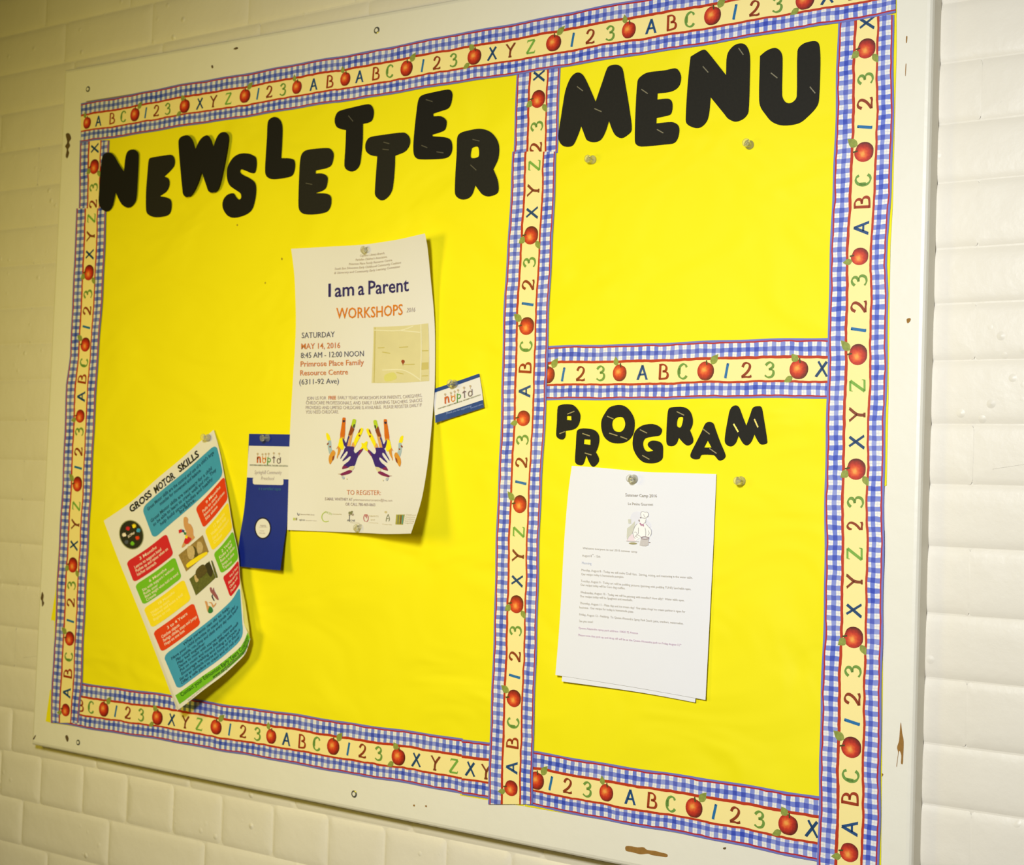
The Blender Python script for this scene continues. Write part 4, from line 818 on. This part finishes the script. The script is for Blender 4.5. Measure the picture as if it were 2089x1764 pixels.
gbox(Q['b2'], C_BLUE, .06, .12); gbox(Q['gs'], C_GRN, 0, 0); gbox(Q['o1'], C_ORR); gbox(Q['y2'], C_YEL); gbox(Q['g2'], C_GRN); gbox(Q['r3'], C_RED)
glines(Q['b1'], [("Gross Motor skills are the control and use of a child's large", .05, .95, .2), ("muscles for movement and balance.", .2, .75, .34), ("Gross Motor skills are necessary for a child", .04, .88, .56), ("to be able to learn to crawl, walk and run. They", .05, .93, .7), ("help build strong bodies and healthy", .13, .86, .84), ("brains.", .38, .6, .95)], C_INKB, .095, .02)
glines(Q['r1'], [("3 Months", .28, .7, .26), ("Learns to support head", .12, .78, .48), ("Pushes up and raises when on", .12, .92, .66), ("his/her stomach", .12, .58, .84)], C_WHT, .13)
glines(Q['g1'], [("6 Months", .3, .74, .26), ("Sits with support / without", .1, .9, .46), ("Rolls over", .1, .45, .63), ("Bears weight when held to stand", .1, .95, .78), ("Crawls", .1, .34, .94)], C_WHT, .12)
glines(Q['y1'], [("18 Months", .32, .72, .26), ("Walks up stairs", .1, .55, .44), ("Throws and kicks a ball", .1, .86, .6), ("Begins to run", .1, .5, .78)], C_LY, .12)
glines(Q['r2'], [("3 to 4 Years", .3, .8, .28), ("Catches objects", .12, .56, .48), ("Swings, climbs, stops and jumps", .12, .97, .66), ("Hops on one foot", .12, .62, .84)], C_WHT, .13)
glines(Q['o1'], [("9 Months", .3, .82, .26), ("Pulls to stand", .14, .66, .45), ("Balances on hands and knees", .14, .92, .63), ("Sits alone", .14, .6, .82)], C_WHT, .12)
glines(Q['y2'], [("12 Months", .3, .78, .26), ("Walks with help", .14, .8, .45), ("Gets up without support", .14, .9, .64), ("Cruises", .14, .5, .82)], C_LY, .12)
glines(Q['g2'], [("2 Years", .3, .8, .24), ("Kicks a ball", .14, .8, .4), ("Runs and climbs", .14, .9, .56), ("Jumps in place", .14, .8, .73), ("Tiptoes", .14, .6, .9)], C_WHT, .11)
glines(Q['r3'], [("4 to 5 Years", .3, .9, .26), ("Skips and hops", .14, .9, .46), ("Climbs well", .14, .8, .66), ("Pedals", .14, .6, .86)], C_WHT, .11)
glines(Q['b2'], [("What parents can do to help:", .22, .80, .12), ("Have your child practise in many kinds of play", .06, .88, .23), ("Play outside, run, jump and climb every day with friends", .1, .93, .34), ("Play ball together", .1, .45, .44), ("Dance to music with scarves and ribbons", .1, .8, .54), ("Put on music and move like different animals", .1, .9, .64), ("Encourage walking and riding a tricycle", .1, .86, .74), ("Set up an obstacle course at home or in the park", .06, .93, .84), ("Offer a safe place to crawl and to roll over", .06, .9, .94)], C_INKB, .066, .022)
glines(Q['gs'], [("Contact your Edmonton Early Years Coalition", .05, .96, .48), ("www.earlychildhoodmapping.ca", .42, .96, .93)], C_DG, .42, .016)
for s, a, b in (("GROSS", (392, 1092), (648, 885)), ("MOTOR", (690, 862), (925, 668)), ("SKILLS", (975, 608), (1215, 410))):
    a, b = Zg([a])[0], Zg([b])[0]; up = (-4.6, -12.0)
    text(gS, s, a, b, up, C_BLK, gp, bold=.03, shear=0.0, name='printed_heading')
    # slab serifs on the upright stems
    d = np.array(b)-np.array(a); n_ = len(s)
    for i, chh in enumerate(s):
        if chh in 'RTKIL':
            for f in ((.0,) if chh in 'TIL' else (-.32, .32)):
                c0 = np.array(a)+d*((i+.5+f)/n_); w_ = d/np.linalg.norm(d)*2.6
                lines(gS, [[c0-w_, c0+w_]], 1.2, C_BLK, gp, 'printed_serif', .0009, smooth=False)
# round emblem with little coloured hands
ec = Zg([(400, 1355)])[0]
ellipse(gS, ec, 24.8, 30.6, mat('print_emblem_rim', (150, 150, 110), .6), gp, 'printed_emblem', .0004, ang=-.25); ellipse(gS, ec, 23.2, 28.8, C_BLK, gp, 'printed_emblem', .0006, ang=-.25)
for cx_, cy_, mm, ag in ((360, 1285, C_RED, -.5), (430, 1255, C_YEL, .3), (480, 1305, C_BLUE, .9), (468, 1390, C_ORR, 2.0), (412, 1455, C_GRN, 3.0), (345, 1440, mat('print_slate', (70, 76, 90), .6), 3.9), (318, 1358, C_WHT, -1.3)):
    c0 = np.array(Zg([(cx_, cy_)])[0]); pts = []
    for k in range(22):
        t = 2*math.pi*k/22; top = (k % 2 == 0) and (math.sin(t) > -.2); r = 6.6 if top else 3.6
        x, y = r*math.cos(t)*.85, -r*math.sin(t); pts.append((c0[0]+x*math.cos(ag)-y*math.sin(ag), c0[1]+x*math.sin(ag)+y*math.cos(ag)))
    poly(gS, pts, mm, gp, 'printed_shape', .0008)
text(gS, "ECMap", Zg([(365, 1395)])[0], Zg([(440, 1335)])[0], (-1.4, -4.6), C_WHT, gp, bold=.02, eps=.001)
# small pictures down the middle
K_SKIN = mat('print_skin', (206, 150, 96), .6, .1, 200); K_TAN = mat('print_sepia', (150, 122, 66), .6, .45, 260); K_DK = mat('print_sepia_dark', (84, 72, 34), .6, .5, 300); K_GR = mat('print_foliage', (92, 96, 40), .6, .5, 300)
poly(gS, Zg([(1030, 1150), (1055, 1140), (1080, 1165), (1080, 1215), (1110, 1230), (1140, 1290), (1145, 1360), (1160, 1390), (1110, 1440), (1070, 1470), (1040, 1440), (1050, 1380), (1060, 1330), (1035, 1270), (1025, 1200)]), K_SKIN, gp, 'printed_child', .0005, smooth=True)
poly(gS, Zg([(1060, 1380), (1120, 1400), (1100, 1440), (1060, 1470), (1030, 1440)]), C_RED, gp, 'printed_child', .0007, smooth=True)
poly(gS, Zg([(1030, 1440), (1060, 1465), (1030, 1500), (1005, 1510), (1010, 1480)]), K_SKIN, gp, 'printed_child', .0006, smooth=True)
for pts, mm in (([(965, 1300), (1000, 1285), (1010, 1320), (970, 1340)], C_RED), ([(1010, 1290), (1035, 1300), (1030, 1330), (1005, 1320)], mat('print_navy', (40, 50, 120), .6)), ([(1030, 1320), (1060, 1330), (1050, 1360), (1030, 1350)], mat('print_grass', (40, 120, 60), .6)), ([(1045, 1360), (1075, 1370), (1070, 1400), (1045, 1395)], C_YEL)):
    poly(gS, Zg(pts), mm, gp, 'printed_toy', .0008)
ph1 = [(364, 1132), (413.4, 1091), (426, 1125), (379.7, 1165.4)]; ph2 = [(386, 1181), (427, 1144), (440, 1178), (399.6, 1214.4)]
box(gS, ph1, K_TAN, gp, 'printed_photo', .0004); box(gS, ph2, K_GR, gp, 'printed_photo', .0004)
for pts, mm in (([(1075, 1500), (1130, 1490), (1170, 1560), (1150, 1640), (1090, 1640), (1070, 1560)], mat('print_beige', (196, 170, 120), .6, .3, 300)), ([(1190, 1450), (1230, 1440), (1260, 1500), (1240, 1570), (1190, 1570)], mat('print_beige', (196, 170, 120), .6)), ([(1140, 1500), (1170, 1510), (1200, 1600), (1150, 1660), (1130, 1640)], K_DK), ([(1180, 1620), (1300, 1560), (1310, 1590), (1080, 1750), (1060, 1710)], C_YEL)):
    poly(gS, Zg(pts), mm, gp, 'printed_shape', .0007, smooth=True)
for pts, mm in (([(1100, 130), (1180, 60), (1230, 130), (1170, 200), (1110, 220)], K_DK), ([(1200, 80), (1250, 40), (1290, 140), (1260, 200)], mat('print_shadow', (52, 46, 26), .6)), ([(1080, 190), (1110, 180), (1130, 240), (1100, 260)], mat('print_beige', (196, 170, 120), .6)), ([(1270, 20), (1285, 20), (1345, 200), (1325, 210)], K_GR)):
    poly(gS, Zk(pts), mm, gp, 'printed_shape', .0007, smooth=True)
for pts, mm in (([(1255, 325), (1275, 320), (1285, 350), (1300, 320), (1310, 360), (1345, 420), (1355, 460), (1330, 450), (1290, 400), (1265, 370)], mat('print_mauve', (150, 84, 92), .6)), ([(1290, 395), (1275, 420), (1300, 470), (1310, 465), (1290, 425)], C_BLK), ([(1200, 475), (1225, 480), (1235, 520), (1260, 540), (1250, 600), (1230, 590), (1215, 530)], K_SKIN), ([(1240, 530), (1280, 545), (1290, 590), (1255, 610), (1235, 590)], mat('print_grass', (40, 120, 60), .6)), ([(1240, 490), (1275, 485), (1300, 520), (1325, 490), (1325, 510), (1290, 545), (1270, 500)], K_SKIN)):
    poly(gS, Zk(pts), mm, gp, 'printed_child', .0007, smooth=True)
p0, p1, up = (384, 1430), (490, 1334), (-1, -3)
text(gS, "Data from the early child development mapping project  www.ecmap.ca", p0, p1, up, I_PALE, gp)

# ------------------------------------------------------------------ blue door hanger
def h_hang(u, v): return .0030+.020*np.clip((v-.45)/.55, 0, 1)**1.8*(.35+.65*u)+.003*np.sin(np.pi*np.clip(v, 0, 1))*(1-u)*0
hS = Sheet([(508, 884.5), (550, 885.2), (597, 886)], [(484, 1154.5), (528, 1159), (571.8, 1163)], [(508, 884.5), (503.8, 973.5), (498, 1039.5), (488, 1103), (484, 1154.5)], [(597, 886), (594, 975), (588.5, 1023), (585, 1070.5), (578.5, 1114), (571.8, 1163)], h_hang)
M_HB = mat('hanger_blue', (22, 44, 140), .45, .06, 60)
hg = hS.mesh('door_hanger', M_HB, 12, 40, .0004)
tag(hg, 'dark blue door hanger card with white name panel, tucked behind the tall poster', 'card')
Zn = Z((500, 860), 5.51)
box(hS, Zn([(43, 270), (532, 281), (520, 650), (20, 626)]), M_WHITE, hg, 'printed_panel', .0004)
box(hS, Zn([(85, 628), (432, 642), (430, 712), (88, 704)]), M_WHITE, hg, 'printed_panel', .0005, .06, .25)
NC = [((196, 92, 36), 'n'), ((216, 140, 50), 'a'), ((90, 150, 60), 'p'), ((120, 100, 100), 't'), ((128, 112, 104), 'a')]
def logo(sh, f, par, k):
    """little figures whose bodies spell the group's five letters; f maps (x 0..5, y up) to pixels"""
    defs = [[[(.15, 0), (.18, .95)], [(.18, .6), (.4, .9), (.65, .85), (.72, .5), (.75, 0)]],
            [[(.85, .95), (.8, .2)], [(.82, .5), (.55, .75), (.25, .55), (.25, .2), (.5, 0), (.82, .15)], [(.25, .6), (.2, 1.0)]],
            [[(.2, -.35), (.3, .95)], [(.3, .3), (.55, .15), (.8, .4), (.7, .7), (.35, .75)]],
            [[(.5, 0), (.5, 1.05)], [(.2, .75), (.5, .95), (.8, .8)]],
            [[(.85, .95), (.82, .1)], [(.82, .5), (.5, .75), (.2, .5), (.25, .15), (.5, 0), (.82, .15)]]]
    heads = [[(.2, 1.35)], [(.2, 1.3), (.85, 1.35)], [(.45, 1.4)], [(.5, 1.5)], [(.6, 1.45)]]
    for i in range(5):
        cm = mat('logo_ink_%d' % i, NC[i][0], .6)
        lines(sh, [[f(i+x, y) for x, y in pl] for pl in defs[i]], k*(1.0 if i else 1.5), cm, par, 'printed_letter', .0008)
        for hx, hy in heads[i]:
            ellipse(sh, f(i+hx, hy), k*1.1, k*1.2, mat('logo_head', (190, 170, 140), .6), par, 'printed_shape', .0008, n=10)
            lines(sh, [[f(i+hx, hy-.15), f(i+hx, .95)]], k*.4, mat('logo_head', (190, 170, 140), .6), par, 'printed_line', .0007, smooth=False)
logo(hS, lambda x, y: Zn([(130+55*x, 462+1.2*x-72*y+(0 if y < 1 else -4))])[0], hg, 1.9)
tn = lambda s, a, b, u, m, **k: text(hS, s, Zn([a])[0], Zn([b])[0], u/5.51, m, hg, **k)
tn("NORTHERN ALBERTA PRESCHOOL TEACHERS ASSOCIATION", (52, 494), (480, 506), 16, I_OLIVE, bold=.03)
tn("Springhill Community", (105, 588), (412, 590), 42, I_PALE, shear=.25, bold=-.004); tn("Preschool", (178, 655), (328, 658), 40, I_PALE, shear=.25)
tn("is a certified napta", (150, 765), (402, 772), 34, mat('ink_sea', (52, 110, 150), .6), shear=.2)
cc = Zn([(199, 1197)])[0]
ellipse(hS, cc, 17.2, 22.3, mat('hole_ring', (10, 14, 50), .6), hg, 'punched_ring', .0004); ellipse(hS, cc, 14.6, 19.6, M_WHITE, hg, 'round_label', .0007)
tn("napta", (170, 1175), (235, 1178), 24, I_PALE, eps=.001); tn("Northern Alberta", (160, 1188), (250, 1188), 9, I_PALE, eps=.001); tn("member", (165, 1230), (215, 1232), 12, I_LGT, eps=.001); tn("2015 to 2016", (158, 1258), (225, 1262), 16, I_LGT, eps=.001)

# ------------------------------------------------------------------ business card
def h_card(u, v): return .0035+.004*np.clip(1-u*4, 0, 1)*v+.003*v
cS = Sheet([(886.3, 792.9), (932, 777.5), (977.5, 761.6)], [(888, 862.6), (938, 847), (987.3, 831)], [(886.3, 792.9), (885.6, 825), (888, 862.6)], [(977.5, 761.6), (983, 796), (987.3, 831)], h_card)
bc = cS.mesh('business_card', M_WHITE, 16, 12, .0005)
tag(bc, 'small tilted business card with navy bands, pinned right of the tall poster', 'card')
Zc = Z((870, 750), 14.7); C_NV = mat('card_navy', (16, 62, 130), .5, .06, 60)
box(cS, Zc([(240, 630), (1580, 172), (1600, 275), (232, 748)]), C_NV, bc, 'printed_panel'); box(cS, Zc([(262, 1425), (1692, 962), (1725, 1188), (266, 1652)]), C_NV, bc, 'printed_panel')
logo(cS, lambda x, y: Zc([(540+172*x-12*y, 1085-52*x-205*y)])[0], bc, 2.0)
tc_ = lambda s, a, b, u, m, **k: text(cS, s, Zc([a])[0], Zc([b])[0], u/14.7, m, bc, **k)
tc_("NORTHERN ALBERTA PRESCHOOL TEACHERS ASSOCIATION", (340, 1250), (1620, 825), 36, I_OLIVE, bold=.02)
tc_("Thank you for supporting", (590, 1400), (1350, 1165), 58, mat('ink_lilac', (150, 170, 220), .6), shear=.2); tc_("preschools in Alberta", (1330, 1225), (1690, 1105), 44, mat('ink_lilac', (150, 170, 220), .6), shear=.2)

# ------------------------------------------------------------------ two program sheets
def h_prog(b, k=0.0): return lambda u, v: b+.004*(1-u)**2*v+.003*v
s2 = Sheet([(1180, 958), (1440, 972)], [(1146, 1389.5), (1266.6, 1406), (1344, 1418.5), (1418.3, 1432.6)], [(1180, 958), (1146, 1389.5)], [(1440, 972), (1418.3, 1432.6)], h_prog(.0022))
b2 = s2.mesh('paper_sheet', M_WHITE2, 12, 16)
tag(b2, 'plain white sheet showing below and behind the Summer Camp letter', 'paper')
s1 = Sheet([(1166.5, 950), (1223.4, 953.8), (1318, 962.4), (1380, 964.3), (1461.4, 966.7)], [(1133, 1376.5), (1290, 1401), (1439.2, 1427.4)],
           [(1166.5, 950), (1158.8, 1009), (1151, 1103.8), (1145.9, 1198), (1140.7, 1283.4), (1133, 1376.5)], [(1461.4, 966.7), (1454.5, 1129.7), (1451.9, 1180), (1447.6, 1266), (1439.2, 1427.4)], h_prog(.0034))
b1 = s1.mesh('paper_sheet', M_WHITE2, 16, 20)
tag(b1, 'white Summer Camp 2016 letter with a chef drawing, pinned below PROGRAM', 'paper')
Za, Zb = Z((1120, 940), 5.80), Z((1120, 1180), 5.80)
def ts(zf, s, a, b, u, m, **k): return text(s1, s, zf([a])[0], zf([b])[0], u/5.8, m, b1, **k)
J = mat('toner_grey', (164, 156, 146), .6); J2 = mat('toner_light', (188, 182, 176), .6); JB = mat('toner_blue', (196, 202, 226), .6); JP = mat('toner_purple', (206, 176, 204), .6)
ts(Za, "Summer Camp 2016", (902, 418), (1275, 430), 36, J, bold=.01); ts(Za, "Le Petite Gourmet", (935, 518), (1230, 528), 30, J)
ts(Za, "Welcome everyone to our 2016 summer camp", (395, 1042), (1040, 1085), 26, J2); ts(Za, "August 8   - 12th", (392, 1130), (605, 1143), 26, J2); ts(Za, "th", (510, 1112), (526, 1113), 14, J2); ts(Za, "Planning", (388, 1218), (500, 1226), 28, JB)
ts(Za, "Monday, August 8 - Today we will make Chef Hats.  Stirring, mixing, and measuring in the water table.", (383, 1300), (1697, 1392), 26, J2)
ts(Za, "Our recipe today is homemade pumpkin", (381, 1350), (880, 1384), 26, J2)
ts(Zb, "Tuesday, August 9 - Today art will be pudding pictures (painting with pudding TUNE) Sand table open.", (375, 38), (1680, 135), 26, J2)
ts(Zb, "Our recipe today will be Corn dog muffins.", (372, 84), (900, 126), 26, J2)
ts(Zb, "Wednesday, August 10 - Today we will be painting with noodles!! How silly!!  Water table open.", (370, 172), (1600, 268), 26, J2)
ts(Zb, "Our recipe today will be Spaghetti and meatballs.", (366, 218), (988, 266), 26, J2)
ts(Zb, "Thursday, August 11 - Pizza day and ice cream day!  Our pizza shop/ ice cream parlour is open for", (364, 300), (1610, 402), 26, J2)
ts(Zb, "business.  Our recipe for today is homemade pizza", (360, 350), (995, 402), 26, J2)
ts(Zb, "Friday, August 12 - Fieldtrip  To Queen Alexandra Spray Park Snack: juice, crackers, watermelon,", (358, 434), (1588, 542), 26, J2)
ts(Zb, "See you soon!", (356, 512), (518, 524), 26, J2)
ts(Zb, "Queen Alexandra spray park address: 10425 75 Avenue", (350, 594), (1050, 656), 24, JP)
ts(Zb, "Please note that pick up and drop off will be at the Queen Alexandra park on Friday August 12", (346, 676), (1545, 796), 24, JP); ts(Zb, "th", (1548, 782), (1562, 783), 14, JP)
Zf = Z((1250, 1020), 16.04)
P_SKY = mat('print_sky', (224, 224, 236), .6); P_STEEL = mat('print_pan', (198, 192, 192), .6, .12, 500); P_OLV = mat('print_oven', (204, 204, 192), .6, .1, 400); P_PNK = mat('print_pink', (232, 214, 224), .6); P_LN = mat('print_outline', (168, 164, 164), .6); P_MAG = mat('print_scarf', (178, 120, 150), .6, .1, 400); P_HR = mat('print_hair', (140, 118, 112), .6); P_WHT = mat('print_apron', (240, 239, 240), .6)
poly(s1, Zf([(560, 600), (640, 430), (780, 370), (920, 420), (1100, 620), (1230, 760), (1230, 900), (1000, 900), (700, 860), (600, 760), (520, 780)]), P_SKY, b1, 'printed_shape', .0003, smooth=True)
poly(s1, Zf([(470, 920), (600, 820), (730, 680), (720, 830), (660, 1000), (640, 1090), (520, 1200), (470, 1320), (455, 1200)]), P_OLV, b1, 'printed_oven', .0004)
poly(s1, Zf([(500, 625), (600, 620), (605, 765), (510, 765)]), P_OLV, b1, 'printed_shape', .0005)
poly(s1, Zf([(455, 1330), (600, 1120), (680, 1120), (740, 1250), (760, 1350)]), P_PNK, b1, 'printed_shape', .0004)
poly(s1, Zf([(820, 760), (1030, 750), (1130, 820), (1260, 960), (1255, 1130), (1200, 1200), (900, 1230), (740, 1330), (690, 1200), (655, 1060), (690, 930), (740, 820)]), P_WHT, b1, 'printed_chef', .0005, smooth=True)
poly(s1, Zf([(880, 610), (1080, 610), (1075, 690), (1010, 760), (930, 750), (885, 690)]), P_WHT, b1, 'printed_chef', .0006, smooth=True)
poly(s1, Zf([(925, 560), (910, 450), (980, 365), (1060, 400), (1140, 400), (1170, 480), (1110, 560), (1095, 610)]), P_WHT, b1, 'printed_chef', .0006, smooth=True)
lines(s1, [Zf(p) for p in ([(930, 560), (915, 470), (920, 410), (980, 365), (1050, 395), (1120, 390), (1168, 440), (1150, 530), (1085, 560), (1035, 530), (1010, 460)], [(930, 570), (1010, 585), (1100, 610)], [(1080, 640), (1070, 720), (1010, 765)], [(800, 770), (735, 840), (690, 940), (655, 1060), (690, 1200), (740, 1260)], [(1080, 770), (1160, 860), (1250, 960), (1260, 1080), (1230, 1170)], [(840, 900), (840, 1100)], [(1055, 900), (1080, 1040), (1070, 1180)], [(700, 1050), (760, 1045), (800, 1120), (740, 1170)], [(780, 1120), (880, 1170), (940, 1240)], [(445, 1332), (860, 1360)], [(720, 1190), (820, 1210)], [(1160, 990), (1190, 1080), (1150, 1150)])], 1.0, P_LN, b1, 'printed_line', .0008)
poly(s1, Zf([(885, 560), (910, 545), (940, 575), (905, 595)]), P_HR, b1, 'printed_chef', .0009); poly(s1, Zf([(845, 640), (870, 630), (890, 690), (865, 705), (840, 680)]), P_HR, b1, 'printed_chef', .0009)
poly(s1, Zf([(870, 750), (905, 740), (950, 790), (1010, 775), (1020, 860), (985, 850), (950, 820), (930, 850), (900, 810)]), P_MAG, b1, 'printed_scarf', .0009)
poly(s1, Zf([(930, 1250), (1180, 1250), (1165, 1470), (1080, 1505), (950, 1500), (875, 1470), (900, 1340)]), P_STEEL, b1, 'printed_pot', .0009); lines(s1, [Zf([(930, 1215), (1050, 1195), (1190, 1225)]), Zf([(930, 1258), (1060, 1275), (1190, 1255)])], 1.6, mat('print_rim', (150, 128, 136), .6), b1, 'printed_line', .001)
lines(s1, [Zf([(1180, 1385), (1230, 1388)])], 1.2, P_HR, b1)
ellipse(s1, Zf([(660, 1415)])[0], 8.6, 2.1, mat('print_dish', (160, 152, 112), .6), b1, 'printed_dish', .0006, ang=.03)

# ------------------------------------------------------------------ clear push pins
PROF = [(.0000, .0135), (.0035, .0135), (.0050, .0128), (.0052, .0115), (.0042, .0106), (.0030, .0095), (.0027, .0060), (.0032, .0040), (.0050, .0030), (.0058, .0018), (.0056, .0006), (.0040, .0002), (.0, .0002)]
def pin_meshes():
    n = 20; V, F = [], []
    for r, z in PROF:
        for i in range(n): t = 2*math.pi*i/n; V.append((r*math.cos(t), -z, r*math.sin(t)))
    for k in range(len(PROF)-1):
        for i in range(n): F.append((k*n+i, k*n+(i+1) % n, (k+1)*n+(i+1) % n, (k+1)*n+i))
    import bmesh
    me = bpy.data.meshes.new('head'); me.from_pydata(V, [], F); me.materials.append(M_CLEAR)
    bm = bmesh.new(); bm.from_mesh(me); bmesh.ops.remove_doubles(bm, verts=bm.verts, dist=1e-6); bmesh.ops.recalc_face_normals(bm, faces=bm.faces); bm.to_mesh(me); bm.free()
    for p in me.polygons: p.use_smooth = True
    V, F = [], []; n = 8
    for r, z in ((.0006, -.0100), (.0006, .0060), (.0001, .0090)):
        for i in range(n): t = 2*math.pi*i/n; V.append((r*math.cos(t), z, r*math.sin(t)))
    for k in range(2):
        for i in range(n): F.append((k*n+i, (k+1)*n+i, (k+1)*n+(i+1) % n, k*n+(i+1) % n))
    F.append(tuple(range(n)))
    m2 = bpy.data.meshes.new('needle'); m2.from_pydata(V, [], F); m2.materials.append(mat('needle_steel', (215, 212, 200), .3, .05, 90, metal=.6)); return me, m2
PH, PN = pin_meshes()
pins = [((1210, 326), .0012, 'clear push pin in the yellow menu panel under the letter M'), ((1530, 296), .0012, 'clear push pin in the yellow menu panel under the letters N and U'),
        ((1513, 981), .0012, 'clear push pin in bare yellow paper right of the Summer Camp letter'), ((1294, 977), .0036, 'clear push pin holding the top of the Summer Camp letter'),
        ((928, 783), .0040, 'clear push pin holding the small business card'), ((547, 893), .0034, 'clear push pin holding the blue door hanger'),
        ((752, 510), .0070, 'clear push pin at the top of the tall workshops poster'), ((738, 1076), .0150, 'clear push pin at the bottom of the tall workshops poster'),
        ((425, 893), .0060, 'clear push pin at the top corner of the GROSS MOTOR SKILLS poster')]
for px, h, lab in pins:
    w = P([px], h)[0]; e = empty('push_pin', w); tag(e, lab, 'push pin', 'clear push pins on the notice board')
    e.rotation_euler = (random.uniform(-.12, .12), 0, random.uniform(-.12, .12))
    for me, nm in ((PH, 'head'), (PN, 'needle')):
        o = bpy.data.objects.new(nm, me); COL.objects.link(o); o.parent = e
for o in bpy.data.objects:
    if '_w' in o: del o['_w']
